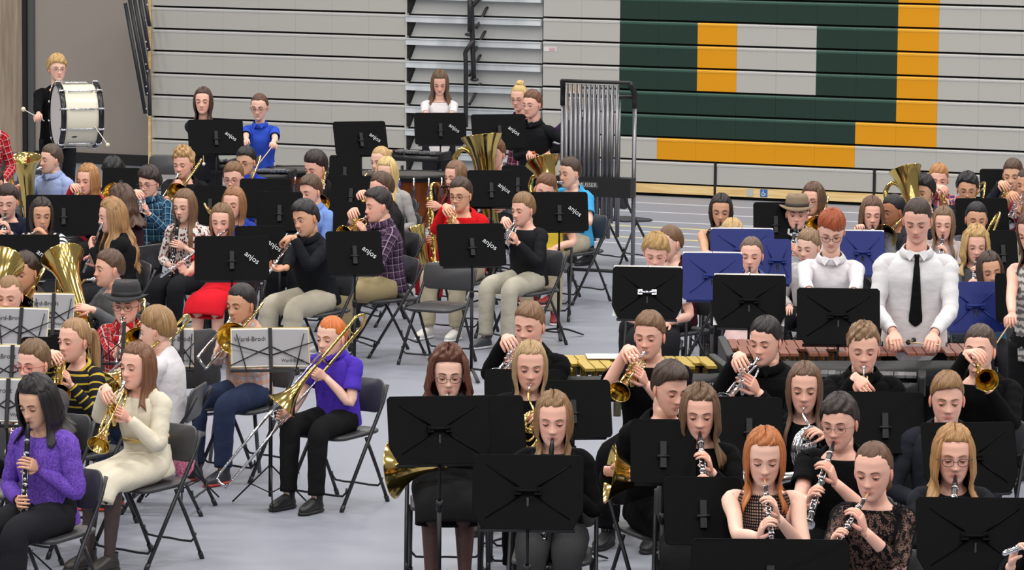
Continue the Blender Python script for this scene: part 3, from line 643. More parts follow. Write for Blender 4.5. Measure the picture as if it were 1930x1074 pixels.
def person(who, px, top, chin, k=1., yaw=0, hyaw=0, pitch=8, roll=0, sex='m', skin='fair', hair=('short', (80, 58, 42)), shirt=('plain', (30, 30, 32)), sleeve='long', neck='crew',
           pants=(34, 34, 38), legs='pants', shoes=((30, 30, 32), None), inst=None, hands=None, stand_=False, hc=None, seat='folding', glasses=None, hat=None, tie=None, lean=6, label=None, fat=1., eyes='down',
           hs=None, chair_label=None, group=None, lod=0, feet=0., tights=None, brow=None, cuffs=None, skirt=None, armpole=(0, 0)):
    """px, top, chin: where the head is seen; k: body size (1 = tall adult)"""
    seed = (int(px*7+top*13) % 9973)+1
    h = hc if hc else ((1.60*k) if stand_ else .44+.70*k)
    Hw = G(px, (top+chin)/2, h)
    hip = (.90*k if stand_ else .445+.085*k)
    ln = math.radians(lean); Ndir = A3(0, -math.sin(ln), math.cos(ln))
    spine = .484*k if not stand_ else .526*k; tz = 1.005 if not stand_ else 1.09
    P0 = A3(0, .0, hip); N = P0+Ndir*spine; hn = h-N[2]; Hc = N+A3(0, -.035*k-math.sin(math.radians(max(pitch, 0)))*.03, hn)
    Rz = rot('z', -math.radians(yaw)); rx = Hw-(Rz[:3, :3]@Hc); root_xy = A3(rx[0], rx[1], 0)
    Mr = tr(root_xy)@Rz; inv = np.linalg.inv(Mr)
    hs = hs or (1.07 if k > .93 else 1.03)
    hs *= 1.0
    Mh = tr(Hc)@rot('z', -math.radians(hyaw))@rot('x', math.radians(pitch))@rot('y', math.radians(roll))@scl(hs)
    t = thing('person', label or who, 'person', Mr, group)
    sk = np.array(lin(SKIN[skin])); f = max(fat, .8)
    # ----- body: one mesh -----
    b = MB(); C = dict(col=sk)
    tp = [(z*k, w*k*f*.93, d*k*f*.92-.002) for z, w, d in TORSO[sex]]
    tp = [(z*tz, w, d) for z, w, d in tp]
    if neck in ('crew', 'collar') and sleeve != 'none': tp = [(z, w*q, d*q) for (z, w, d), q in zip(tp, [1]*(len(tp)-3)+[.92, .86, .84])]
    tpts = [P0+Ndir*(z if stand_ else max(z, -.05*k)) for z, _, _ in tp]; tpts[0] = tpts[0]-Ndir*.004; trad = [(w, d) for _, w, d in tp]
    nb = .058*k if sex == 'm' else .050*k
    hd = ap(Mh, A3(0, .012, -.055)); tpts += [N+A3(0, -.006, .02*k), (N+hd)/2+A3(0, .008, .005), hd]; trad += [(nb*1.04, nb*1.04), (nb, nb), (nb*.98, nb)]
    tube(b, tpts, trad, 24, ref=(0, -1, 0), sub=2, sq=2.25, **C)
    lod_ = 0 if (chin-top) > 62 else 1
    HP, lips, cheek, sock = HT[(46, 60) if lod_ == 0 else (32, 40)]
    r = np.random.default_rng(seed); V = HP.copy()
    jaw = 1+(r.uniform(-.03, .05) if sex == 'm' else r.uniform(-.07, -.02))+(fat-1)*.35; zz = V[..., 2]
    V[..., 0] *= 1+(jaw-1)*sst(.02, -.07, zz) if False else 1+(jaw-1)*np.clip((.02-zz)/.09, 0, 1)
    V[..., 0] *= r.uniform(.96, 1.02); V[..., 2] *= 1+(.0 if k > .93 else -.03)
    lipc = np.array(lin((192, 92, 92))) if skin in ('fair', 'pink') else np.array(lin((178, 96, 86)))
    ck = np.array(lin((236, 140, 124))) if skin in ('fair', 'pink') else sk*np.array([1., .78, .75])
    cc = sk*(1-.42*cheek[..., None])+ck*(.42*cheek[..., None]); cc = cc*(1-.14*sock[..., None]*np.array([.6, 1, .9])); cc = cc*(1-.75*lips[..., None])+lipc*.75*lips[..., None]
    grid(b, ap(Mh, V.reshape(-1, 3)).reshape(V.shape), True, (1, 1), col=cc.reshape(-1, 3))
    hcol = np.array(lin(hair[1]))*.75 if brow is None else np.array(lin(brow))
    for sx in (-1, 1):   # ears, eyes, lids, brows
        E_ = Mh@tr((sx*.0755*(1+(jaw-1)*.3), .010, -.008))@rot('z', sx*.30)@rot('x', -.12)
        ball(b, (0, 0, 0), (.0065, .017, .031), 10, 8, E_, col=sk*np.array([.98, .84, .80])); ball(b, (sx*.0055, -.001, .002), (.0035, .009, .019), 8, 6, E_, col=sk*np.array([.8, .58, .54]))
        yo = -.0745
        ball(b, (sx*.031, yo+.0035, .001), .0122, 12, 9, Mh, col=lin((228, 224, 220)))
        gz = {'down': -.0050, 'open': -.0005, 'shut': -.012}[eyes] if isinstance(eyes, str) else -.0015
        if eyes != 'shut':
            gx = 0 if isinstance(eyes, str) else eyes
            ball(b, (sx*.031+gx*.005, yo-.0062, .001+gz*.6), (.0056, .0032, .0056), 10, 6, Mh, col=np.array(lin(hair[1]))*.25+np.array(lin((70, 62, 58)))*.6); ball(b, (sx*.031+gx*.005, yo-.0085, .001+gz*.6), (.0026, .0016, .0026), 8, 5, Mh, col=lin((12, 12, 14)))
        # upper lid: part of a shell over the eye ball
        lidz = {'down': .02, 'open': .25, 'shut': -.62}.get(eyes, .2) if isinstance(eyes, str) else .15
        th = np.linspace(.05, np.pi/2-lidz, 8); al = np.linspace(-1.45, 1.45, 13); R_ = .0137
        Pl = np.stack([sx*.031+R_*1.12*np.sin(th)[:, None]*np.sin(al)[None], yo+.0035-R_*np.sin(th)[:, None]*np.cos(al)[None], .001+R_*np.cos(th)[:, None]+0*al[None]], -1)
        grid(b, ap(Mh, Pl.reshape(-1, 3)).reshape(Pl.shape), False, (0, 0), col=sk*np.array([.80, .66, .62]))
        tube(b, ap(Mh, Pl[-1][1:-1]+A3(0, -.0008, 0)), .0014 if sex == 'm' else .0019, 4, col=lin((38, 26, 24)))
        th = np.linspace(np.pi-.05, np.pi*.5+.42, 5)
        Pl = np.stack([sx*.031+R_*1.1*np.sin(th)[:, None]*np.sin(al)[None], yo+.0038-R_*np.sin(th)[:, None]*np.cos(al)[None], .001+R_*np.cos(th)[:, None]+0*al[None]], -1)
        grid(b, ap(Mh, Pl.reshape(-1, 3)).reshape(Pl.shape), False, (0, 0), col=sk*np.array([.95, .86, .84]))
        bx = np.array([.013, .022, .032, .042, .050]); bz = np.array([.0225, .026, .0285, .0265, .021]); by = -.0905+np.array([0, .001, .0035, .0085, .0155])
        tube(b, ap(Mh, np.stack([sx*bx, by, bz], 1)), [(.0022, .002), (.0036, .002), (.0034, .002), (.0028, .002), (.001, .001)], 5, ref=(0, -1, 0), sub=2, col=hcol*.6+sk*.08)
        ball(b, (sx*.0075, -.1005, -.0405), (.0032, .003, .0022), 6, 5, Mh, col=sk*.35)
    # ----- arms -----
    sw = (.172 if sex == 'm' else .150)*k*f**.5; Ss = [N+A3(sx*sw, .012, -.078*k) for sx in (-1, 1)]
    L1, L2 = .285*k, .255*k; targets = [None, None]; MI = None; hk = k*.98
    mouth = ap(Mr@Mh, A3(0, -.0965, -.062))
    if inst:
        kind, fin, ex, ey = inst[:4]; opt = inst[4] if len(inst) > 4 else {}
        d = get_inst(kind, fin); e = d['end']; L = np.linalg.norm(e)
        if ex is None: dirw = nz(Mr[:3, :3]@e)
        else:
            rr = ray(ex, ey); oc = CAMP-mouth; B_ = rr@oc; disc = B_*B_-(oc@oc-L*L)
            tt = -B_+(math.sqrt(disc) if disc > 0 else 0)*(1 if opt.get('far') else -1); dirw = nz(CAMP+rr*tt-mouth)
        ple = nz(e); up = A3(0, 0, 1)
        fwd_w = Mr[:3, :3]@A3(0, -1, 0)
        if d.get('side'): sec_l, sec_w = A3(0, -1, 0), fwd_w
        elif kind in ('euphonium', 'euphonium_tall', 'tuba', 'horn', 'saxophone'): sec_l, sec_w = A3(0, -1, 0), fwd_w
        else: sec_l, sec_w = A3(0, 0, 1), (up+fwd_w*.02)
        if 'twist' in opt: sec_w = sec_w+(Mr[:3, :3]@A3(opt['twist'], 0, 0))
        def basis(a, s_): s2 = nz(s_-a*(a@s_)); return np.stack([a, s2, np.cross(a, s2)], 1)
        Rw = basis(dirw, sec_w)@basis(ple, sec_l).T; MI = np.eye(4); MI[:3, :3] = Rw; MI[:3, 3] = mouth+dirw*.002
        for q, key in ((1, 'L'), (0, 'R')):
            p, n_, y_ = d[key]; pw = ap(MI, p); nw = Rw@nz(n_); yw = Rw@nz(y_); ri = inv[:3, :3]
            pl, nl, yl = ap(inv, pw), ri@nw, ri@yw
            targets[q] = [pl-nl*.030*hk-yl*.080*hk, yl, nl, d['curl']]
        if opt.get('free'):   # one hand not on the instrument
            targets[0 if opt['free'] == 'R' else 1] = None
    if hands:
        for q, hd_ in enumerate(hands):
            if hd_ is None: continue
            if hd_ == 'lap': targets[q] = [A3((-.11 if q == 0 else .11)*k, -.26*k, hip+.085*k), A3(.25 if q == 0 else -.25, -1, -.1), A3(0, 0, -1), (.3, .35)]
            elif hd_ == 'hang': targets[q] = [A3((-.24 if q == 0 else .24)*k, -.02, hip-.02), A3(0, -.1, -1), A3(.9 if q == 0 else -.9, 0, 0), (.4, .4)]
            else:
                hx, hy, hh = hd_[:3]; pl = ap(inv, G(hx, hy, hh)) if hh > 0 else ap(inv, atdepth(hx, hy, Hw[1]+hh))
                yd = nz(pl-Ss[q]+A3(0, -.15, .12)); targets[q] = [pl-yd*.07*k, yd, A3(.15 if q == 0 else -.15, 0, -1), (1.1, 1.1)]
    outer = []; wr = []
    for q, sx in ((0, -1), (1, 1)):
        S = Ss[q]
        T = targets[q] or [A3(sx*.10*k, -.25*k, hip+.085*k), A3(-sx*.25, -1, -.1), A3(0, 0, -1), (.3, .35)]
        E, Wp = ik(S, T[0], L1, L2, A3(sx*(.55+armpole[0]), .12+armpole[1], -1.)); ar = .0 
        pts = [S+A3(-sx*.075*k, 0, .004), S+A3(-sx*.03*k, 0, .004), S+A3(sx*.006*k, 0, -.004)*1.+(E-S)*.04, S*.55+E*.45, E, E*.55+Wp*.45, Wp]
        cov = .76 if sleeve in ('long', 'full') else 1.; c0 = .82 if sleeve in ('long', 'full', 'short', 'tq') else 1.; rad = np.array([.030*c0, .047*c0, .050*c0, .043*cov, .037*cov, .035*cov, .0245])*k*(1 if sex == 'm' else .88)*f**.5
        tube(b, pts, rad, 12, sub=3, **C); yh = nz(nz(T[1])*.75+nz(Wp-E)*.25)
        hand(b, Wp, yh, T[2], sx, hk*(1 if sex == 'm' else .93), np.clip(sk*np.array([1.0, .92, .90]), 0, 1), T[3]); outer.append((S, E, Wp)); wr.append((Wp, yh))
    # ----- legs -----
    kn, an = [], []
    for sx in (-1, 1):
        if stand_: K_ = P0+A3(sx*.095*k, -.015, -.42*k); A_ = A3(sx*.10*k, .01, .075); hp = P0+A3(sx*.085*k, 0, -.02)
        else:
            hp = P0+A3(sx*.085*k, -.02, .0); K_ = A3(sx*(.13 if sex == 'm' else .09)*k, -.40*k, max(.475*k+.02, .44+.04*k)); A_ = A3(sx*(.13 if sex == 'm' else .09)*k, -.40*k-.02-feet, .085)
        kn.append(K_); an.append(A_); rad = np.array([.085, .078, .058, .054, .036, .034])*k*f**.5
        lc = sk if tights is None else np.array(lin(tights))
        tube(b, [hp, hp*.5+K_*.5, K_+A3(0, .02 if not stand_ else 0, 0), K_*.7+A_*.3+A3(0, .012, 0), K_*.15+A_*.85, A_], rad, 12, sub=3, col=lc)
        tube(b, [A_+A3(0, .02, -.05), A_+A3(0, -.03, -.055), A_+A3(0, -.09, -.062)], [(.02, .015), (.022, .012), (.02, .008)], 8, ref=(0, 0, 1), col=lc)
    part('body', b, skinmat(), t)
    # ----- shirt -----
    sm = cloth(shirt[1], shirt[0], *(shirt[2:])) if not hasattr(shirt, 'name') else shirt
    if sleeve is not None:
        g = MB(); g0 = .011+.004*(sleeve == 'long'); rings = [(z*k, w*k*f+g0, d*k*f+g0) for z, w, d in TORSO[sex]]
        rings = [(z*tz, w, d) for z, w, d in rings]
        drop = {'crew': 1, 'collar': 1, 'turtle': 0, 'scoop': 1, 'v': 1, 'tank': 1}[neck]
        if drop: rings = rings[:-drop]
        pts = [P0+Ndir*z for z, _, _ in rings]; rd = [(w, d) for _, w, d in rings]
        if neck in ('crew', 'collar'): pts.append(N-Ndir*(.022 if neck == 'crew' else .004)*k+A3(0, -.008, 0)); rd.append((nb*1.42+.006, nb*1.2+.008))
        if neck == 'turtle': pts.append(N+A3(0, -.017, -.004*k)); rd.append((nb*1.18+.008, nb*1.26+.010))
        if neck == 'turtle': pts.append(N+A3(0, -.01, .05*k)); rd.append((nb*1.12, nb*1.12))
        if stand_ and skirt is None and legs != 'skirt': pass
        if not stand_: pts[0] = P0-Ndir*.055*k
        if sleeve == 'none': rd = [(min(a, (.150 if i < len(rd)-4 else .128)*k*f**.5), c_) for i, (a, c_) in enumerate(rd)]
        wob = 1+.018*np.sin(np.arange(len(rd))*2.1+seed); rd = [(a*wb, c_*wb) for (a, c_), wb in zip(rd, wob)]
        tube(g, pts, rd, 28, ref=(0, -1, 0), sub=3, sq=2.3, cap=(0, 0), stw=.15, fold=2)
        if sleeve != 'none':
            for sx, (S, E, Wp) in zip((-1, 1), outer):
                thk = {'long': 1.16, 'short': 1.24, 'tq': 1.14, 'full': 1.38}[sleeve]; rr_ = np.array([.040, .052, .044, .038, .037, .030])*k*thk*(1 if sex == 'm' else .9)*f**.5
                mid = S*.5+E*.5
                base = [S+A3(-sx*.085*k, 0, -.0), S+A3(-sx*.035*k, 0, .002), S+A3(sx*.004*k, 0, -.004)+(E-S)*.05]
                if sleeve == 'short': q = base+[S*.72+E*.28, S*.32+E*.68]; rd_ = [rr_[0], rr_[1]*.98, rr_[1]*1.02, rr_[2]*1.16, rr_[2]*1.22]
                else:
                    end = .93 if sleeve in ('long', 'full') else .55
                    q = base+[S*.72+E*.28, S*.4+E*.6, S*.1+E*.9, E*.88+Wp*.12, E*.5+Wp*.5, E*(1-end)+Wp*end]; rd_ = [rr_[0], rr_[1]*.98, rr_[1], rr_[2]*1.12, rr_[2], rr_[3]*1.02, rr_[3]*1.05, rr_[4], rr_[5]]
                q = np.array(q); rd_ = np.array(rd_)
                A = catmull(np.hstack([q, rd_[:, None]]), 4); n_ = len(A); amp = .055*np.sin(np.arange(n_)*1.7+seed)*np.interp(np.arange(n_), [0, n_*.4, n_], [.1, 1, .5]); A[:, 3] *= 1+amp
                tube(g, A[:, :3], np.maximum(A[:, 3], .004), 16, cap=(0, 0), stw=.06, fold=True)
        part('shirt', g, sm, t)
        if neck == 'collar':
            m = MB(); cN = N-Ndir*.010*k+A3(0, -.018, 0)
            lathe(m, cN, Ndir+A3(0, -.22, 0), [(-.004, nb*1.38+.006), (.022*k, nb*1.25+.005), (.034*k, nb*1.22+.005), (.036*k, nb*1.25+.006), (.026*k, nb*1.34+.008), (.000*k, nb*1.58+.010), (-.006, nb*1.56+.008)], 26)
            for sx in (-1, 1):
                a0 = cN+A3(sx*.007, -nb*1.22-.026, .008*k); P_ = np.array([a0+A3(0, 0, .002), a0+A3(sx*.040*k, .022, .016*k), a0+A3(sx*.056*k, .014, -.018*k), a0+A3(sx*.034*k, -.006, -.046*k)])
                Vn = np.concatenate([P_, P_+A3(0, -.005, 0)]); m.add(Vn, [np.array([[0, 1, 2, 3], [7, 6, 5, 4], [0, 4, 5, 1], [1, 5, 6, 2], [2, 6, 7, 3], [3, 7, 4, 0]])], smooth=False)
            part('collar', m, sm if tie != 'white_under' else cloth((240, 240, 240)), t)
    if cuffs:
        m = MB()
        for (S, E, Wp) in outer: lathe(m, E*.1+Wp*.9, Wp-E, [(-.02, .036*k), (.0, .040*k), (.03, .040*k), (.03, .034*k)], 14)
        part('cuff', m, cloth(cuffs), t)
    if tie and tie not in ('white_under',):
        m = MB(); a0 = N+A3(0, -nb*1.35-.034, -.014*k); 
        if tie == 'bow':
            for sx in (-1, 1): tube(m, [a0+A3(sx*.004, 0, .005), a0+A3(sx*.03, 0, .005), a0+A3(sx*.05, .005, .005)], [(.006, .008), (.008, .017), (.006, .022)], 8, ref=(0, 0, 1))
            ball(m, a0+A3(0, -.004, .005), (.010, .008, .011), 8, 6)
        else:
            _z, _d = zip(*[(.484-z*tz if not stand_ else .526-z*tz, d*k*f+g0+.008) for z, w, d in TORSO[sex]][::-1]); fy = lambda z: -np.interp(z, _z, _d)-.002
            pts = [N+A3(0, -nb*1.35-.034, -.012*k)]+[N-Ndir*z*k+A3(0, fy(z), 0) for z in (.060, .09, .15, .22, .32, .40, .43)]
            tube(m, pts, [(.017, .009), (.013, .006), (.018, .005), (.022, .005), (.027, .005), (.034, .005), (.040, .005), (.004, .003)], 8, ref=(0, -1, 0), sub=2, sq=3)
        part('bow_tie' if tie == 'bow' else 'necktie', m, cloth((22, 22, 24)), t)
    # ----- trousers / skirt -----
    if skirt: legs = 'skirt'
    if legs == 'pants':
        g = MB(); pm = cloth(pants) if isinstance(pants[0], (int, float)) else cloth(pants[1], *([pants[0]]+list(pants[2:])))
        tube(g, [P0+A3(0, 0, -.10*k if stand_ else -.07*k), P0+A3(0, .0, -.04*k), P0+A3(0, 0, .03*k), P0+A3(0, 0, .10*k)], np.array([(.12, .09), (.170, .128), (.168, .125), (.155, .112)])*k*f, 22, ref=(0, -1, 0), sub=2, cap=(1, 1), stw=.15)
        for sx, K_, A_ in zip((-1, 1), kn, an):
            hp = P0+A3(sx*.085*k, -.01, -.01); q = [hp, hp*.5+K_*.5, K_+A3(0, 0 if stand_ else .015, .0), K_*.75+A_*.25, K_*.35+A_*.65, A_+A3(0, .005, .02)]
            A = catmull(np.hstack([np.array(q), (np.array([.105, .098, .080, .074, .066, .062])*k*f**.5)[:, None]]), 4); A[:, 3] *= 1+.04*np.sin(np.arange(len(A))*1.9+seed)*np.linspace(.2, 1, len(A))
            tube(g, A[:, :3], A[:, 3], 16, cap=(1, 0), stw=.08, fold=True)
        part('trousers', g, pm, t)
    elif legs == 'skirt':
        g = MB(); sk_ = skirt or ('plain', pants); pm = cloth(sk_[1], sk_[0], *sk_[2:]); km = (kn[0]+kn[1])/2
        if stand_: q = [P0+A3(0, 0, .14*k), P0, P0+A3(0, 0, -.2*k), P0+A3(0, 0, -.42*k)]; rd = np.array([(.135, .10), (.175, .13), (.20, .15), (.23, .18)])*k
        else: q = [P0+A3(0, .02, .14*k), P0+A3(0, .0, .04*k), P0+A3(0, -.07*k, .0), P0*.5+km*.5+A3(0, 0, .0), km+A3(0, -.02, .0), km+A3(0, -.085, -.09)]; rd = np.array([(.14, .10), (.175, .12), (.196, .118), (.194, .104), (.182, .092), (.180, .066)])*k
        tube(g, q, rd, 28, ref=(0, -1, .3) if stand_ else (0, -.5, .85), sub=4, cap=(0, 0), stw=.15, fold=True); part('skirt', g, pm, t)
    # ----- shoes -----
    sc_, sole = shoes
    for sx, A_ in zip((-1, 1), an):
        m = MB(); z0 = .0; a = A_.copy(); fl = .255*k
        tube(m, [A3(a[0], a[1]+.062*k, .05), A3(a[0], a[1]+.045*k, .045), A3(a[0], a[1]-.02, .048), A3(a[0]+sx*.004, a[1]-.09*k, .040), A3(a[0]+sx*.006, a[1]-.15*k, .030), A3(a[0]+sx*.004, a[1]-.185*k, .026)],
             [(.012, .02), (.034*k, .038), (.037*k, .045), (.042*k, .034), (.040*k, .024), (.014, .012)], 14, ref=(0, 0, 1), sub=3, sq=2.4, mat=0)
        tube(m, [A3(a[0], a[1]+.01, .055), A3(a[0], a[1]+.012, .105 if shoes[0] != 'boot' else .2)], [(.040*k, .045*k), (.042*k, .046*k)], 14, ref=(0, -1, 0), cap=(0, 0))
        tube(m, [A3(a[0], a[1]+.07*k, .011), A3(a[0], a[1]+.03*k, .011), A3(a[0]+sx*.004, a[1]-.08*k, .011), A3(a[0]+sx*.006, a[1]-.16*k, .011), A3(a[0]+sx*.004, a[1]-.192*k, .011)],
             [(.02, .010), (.037*k, .011), (.044*k, .011), (.040*k, .011), (.016, .009)], 14, ref=(0, 0, 1), sub=2, sq=3, mat=1)
        part('shoe', m, [plain('shoe_upper', sc_ if sc_ != 'boot' else (30, 30, 32), .45, bmp=(40, .1)), plain('shoe_sole', sole or (24, 24, 26), .6)], t)
    # ----- hair, glasses, hat -----
    make_hair(t, Mh, hair, seed)
    if glasses:
        m = MB(); gm = plain('spectacle_frame', glasses, .3); w_ = .0017
        for sx in (-1, 1):
            q = [A3(sx*.032+.0235*np.sign(math.cos(a))*abs(math.cos(a))**.75, -.0985+.012*abs(math.cos(a)) * (1 if sx*math.cos(a) > 0 else 0), -.002+.0165*np.sign(math.sin(a))*abs(math.sin(a))**.75) for a in np.linspace(0, 2*math.pi, 21)]
            tube(m, ap(Mh, np.array(q)), w_, 5); tube(m, ap(Mh, np.array([A3(sx*.055, -.0865, .004), A3(sx*.078, -.06, .004), A3(sx*.081, .0, .002), A3(sx*.08, .015, -.01)])), w_, 5)
        tube(m, ap(Mh, np.array([A3(-.009, -.099, .001), A3(0, -.1015, .004), A3(.009, -.099, .001)])), w_, 5); part('glasses', m, gm, t)
    if hat:
        m = MB(); hm = plain('felt', hat[0], .85, bmp=(60, .3)); Mt = Mh@tr((0, .004, .048))@rot('x', math.radians(hat[1]))
        al = np.arange(40)*2*np.pi/40
        def ring(rx, ry, z, dip=0): return np.stack([rx*np.cos(al), ry*np.sin(al), z+dip*np.cos(al)**2-abs(dip)*.3*np.sin(al)**2], -1)
        Pn = np.array([ring(.082, .099, .005), ring(.112, .128, -.003, .010), ring(.130, .146, -.008, .024), ring(.133, .149, -.004, .024), ring(.112, .128, .006, .010), ring(.088, .105, .012), ring(.088, .105, .03), ring(.082, .100, .074, 0), ring(.068, .088, .100, .004), ring(.028, .055, .089, .003), ring(.002, .004, .087)])
        grid(m, ap(Mt, Pn.reshape(-1, 3)).reshape(Pn.shape), True, (0, 1)); part('hat', m, hm, t)
        m = MB(); Pn = np.array([ring(.0895, .1065, .013), ring(.090, .107, .014), ring(.0885, .1055, .038), ring(.086, .103, .039)]); grid(m, ap(Mt, Pn.reshape(-1, 3)).reshape(Pn.shape)); part('hat_band', m, plain('band', hat[2], .6), t)
    # ----- instrument, chair -----
    if inst:
        nm = {'trombone_short': 'trombone', 'horn': 'french horn', 'euphonium_tall': 'euphonium'}.get(kind, kind); fn = '' if kind in ('clarinet', 'oboe') else ('silver ' if fin == 'silver' else 'gold ')
        lab = fn+nm+' held by the '+who if len(who.split()) < 12 else fn+nm+' of the '+who
        if kind in ('clarinet', 'oboe'): lab = 'black '+lab
        place_inst(kind, fin, MI, ' '.join(lab.split()[:16]), nm)
    if not stand_ and seat:
        cl = chair_label or ('black folding chair under the '+who)
        chair(root_xy[0]+0*Rz[0, 1], root_xy[1], yaw, ' '.join(cl.split()[:16]), 'chairs the players sit on', seat)
    HEADOBJ[who] = dict(Mr=Mr, Mh=Mh, wr=wr, inv=inv, N=N, P0=P0); return t
def mallet(who, q, end, label, headcol=(240, 200, 60), shaft=(225, 195, 150), r=.016):
    H = HEADOBJ[who]; w, y = H['wr'][q]; a = ap(H['Mr'], w+y*.075+A3(0, 0, -.02)); e = np.asarray(end); d = nz(e-a)
    t = thing('mallet', label, 'mallet', tr(a)); m = MB(); tube(m, [-d*.07, e-a], .0045, 6); part('shaft', m, plain('stick_wood', shaft, .5), t)
    if headcol: m = MB(); ball(m, e-a, r, 10, 8); part('mallet_head', m, plain('mallet_yarn', headcol, .8), t)
# ---------------- floor ----------------
m_, nt, b_ = newmat('gym_floor'); tc = nt.nodes.new('ShaderNodeTexCoord')
n1 = noise(nt, .35, tc.outputs['Object'], 4); n2 = noise(nt, 14, tc.outputs['Object'], 5, .6)
c1 = mixc(nt, mth(nt, 'MULTIPLY', n1.outputs[0], .5), lin((141, 145, 157)), lin((152, 155, 164)))
nt.links.new(mixc(nt, mth(nt, 'MULTIPLY', n2.outputs[0], .18), c1, lin((108, 112, 126))), b_.inputs['Base Color'])
b_.inputs['Roughness'].default_value = .42; b_.inputs['Specular IOR Level'].default_value = .45; bump(nt, b_, n2.outputs[0], .05, .002)
m = MB(); m.add([(-30, -2, 0), (30, -2, 0), (30, 62, 0), (-30, 62, 0)], np.array([[0, 1, 2, 3]]), smooth=False)
floor = part('floor', m, m_); floor['kind'] = 'structure'
MW = np.eye(4); MW[:3, 0] = WT; MW[:3, 1] = WN; MW[:3, 3] = WP      # bleacher frame: x along, y away, z up
def floor_line(off, colr, u0=-8.5, u1=8, w=.05, far=False):
    m = MB(); box(m, ((u0+u1)/2, off, .0012), (u1-u0, w, .0024), MW); return part('court_line', m, plain('court_paint', colr, .5), floor)
for off in (-.81, -1.74, -2.70, -3.72, -4.87, -6.0): floor_line(off, (206, 208, 212), u0=-12.3)
for off in (-3.26, -4.31): floor_line(off, (226, 214, 140))
floor_line(-9.4, (190, 186, 150), u0=-7, u1=-3.5, w=.05); floor_line(-18.6, (205, 200, 170), u0=-9.5, u1=-6.5, w=.05)
# ---------------- bleachers ----------------
bl = thing('bleachers', 'closed grey, green and yellow telescopic bleachers along the back wall', 'bleachers', MW)
MWi = np.linalg.inv(MW)
MOD, U0 = .4535, -2.91; RZ = [.15+.2555*i for i in range(11)]
GR, GN, YL = plain('seat_grey', (176, 174, 168), .6, bmp=(220, .12, .002)), plain('seat_green', (30, 52, 44), .6, spec=.25, bmp=(220, .12, .002)), plain('seat_yellow', (216, 146, 8), .6, spec=.25, bmp=(220, .1, .002))
NOSE = {GR: plain('nosing_grey_lit', (188, 187, 183), .6), GN: plain('nosing_green_lit', (50, 84, 72), .5), YL: plain('nosing_yellow_lit', (236, 168, 30), .5)}  # light caught on the top edge, painted in as paler copies of panel colours
def seat_mesh(w, mt):
    m = MB(); pr = [(0, 0), (0, .196), (-.005, .203), (-.007, .220), (-.002, .231), (.04, .234), (.05, .0)]; w -= .0014
    V = [(x, y, z) for x in (-w/2, w/2) for y, z in pr]; n = len(pr)
    for i in range(n):
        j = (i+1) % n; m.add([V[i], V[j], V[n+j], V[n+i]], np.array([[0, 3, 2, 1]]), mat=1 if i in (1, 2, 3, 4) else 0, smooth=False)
    m.add(V, [np.arange(n)[::-1][None], (np.arange(n)+n)[None]], smooth=False)
    return m.mesh('seat_panel', [mt, NOSE[mt]])
_SM = {}
def seat(u, r, w, mt):
    k = (round(w, 3), mt.name)
    if k not in _SM: _SM[k] = seat_mesh(w, mt)
    o = link('seat_panel', _SM[k], bl); o.location = (u, 0, RZ[r]+.004); return o
def panel_col(r, n):
    if r == 0 or n > 8: return GR
    if r == 1: return YL if 3 <= n <= 7 else GR
    if n < 1: return GR
    if r == 2: return YL if n <= 2 else GN
    if r in (3, 7, 8, 9): return YL if n == 1 else GN
    return YL if n in (1, 6) else (GR if n in (4, 5) else GN)
for r in range(0, 10):
    if r == 0:
        for u in (-8.0+1, -6.3+0): pass
        for a, b2 in ((-7.46, -5.415), (-5.385, -3.605), (-3.575, -1.80), (-1.77, .02), (.05, 1.8)): seat((a+b2)/2, 0, b2-a, GR)
        for a, b2 in ((-12.32, -10.9), (-10.87, -9.11)): seat((a+b2)/2, 0, b2-a, GR)
    else:
        for n in range(-7, 11): seat(U0-(n-.5)*MOD, r, MOD, panel_col(r, n))
        for i in range(7): seat(-12.32+(i+.5)*3.21/7, r, 3.21/7, GR)
m = MB(); box(m, (-10.7, .09, 1.45), (3.24, .07, 2.9)); part('void_sheet', m, plain('void_black', (16, 16, 18), .8), bl)  # black sheet put in for the dark void behind the seat panels
m = MB(); box(m, (-2.8, .09, 1.45), (9.35, .07, 2.9)); part('void_sheet', m, plain('void_black', (16, 16, 18), .8), bl)
for a, b2 in ((-5.415, -5.385), (-3.605, -3.575)):
    m = MB(); box(m, ((a+b2)/2, .03, .2), (b2-a, .08, .4)); part('gap_fill', m, plain('void_black', (16, 16, 18), .8), bl)  # black box put in for the dark open gap between lowest panels
# pine kick board with its plates
wm, nt, wb = newmat('pine'); tc = nt.nodes.new('ShaderNodeTexCoord'); n1 = noise(nt, 3, mapping(nt, tc.outputs['Object'], (.5, 1, 9)), 4, .6)
nt.links.new(ramp(nt, n1.outputs[0], [(.3, lin((208, 168, 104))), (.55, lin((232, 200, 142))), (.8, lin((240, 214, 162)))]).outputs[0], wb.inputs['Base Color']); wb.inputs['Roughness'].default_value = .4
for a, b2 in ((-12.3, -9.1), (-7.46, -5.415), (-5.385, -3.605), (-3.575, -1.8), (-1.77, 1.8)):
    m = MB(); box(m, ((a+b2)/2, -.004, .086), (b2-a, .02, .098)); part('kick_board', m, wm, bl)
m = MB(); box(m, (-4.995, -.016, .088), (.075, .004, .082)); part('grey_plate', m, plain('plate_grey', (178, 184, 180), .5), bl)
sg = MB(); box(sg, (-4.835, -.016, .088), (.082, .004, .086)); sgo = part('access_sign', sg, plain('sign_blue', (52, 104, 170), .5), bl)
m = MB(); C0 = np.array([-4.835, -.0195, .088]); ball(m, C0+(-.006, 0, .026), (.006, .001, .006), 8, 5)
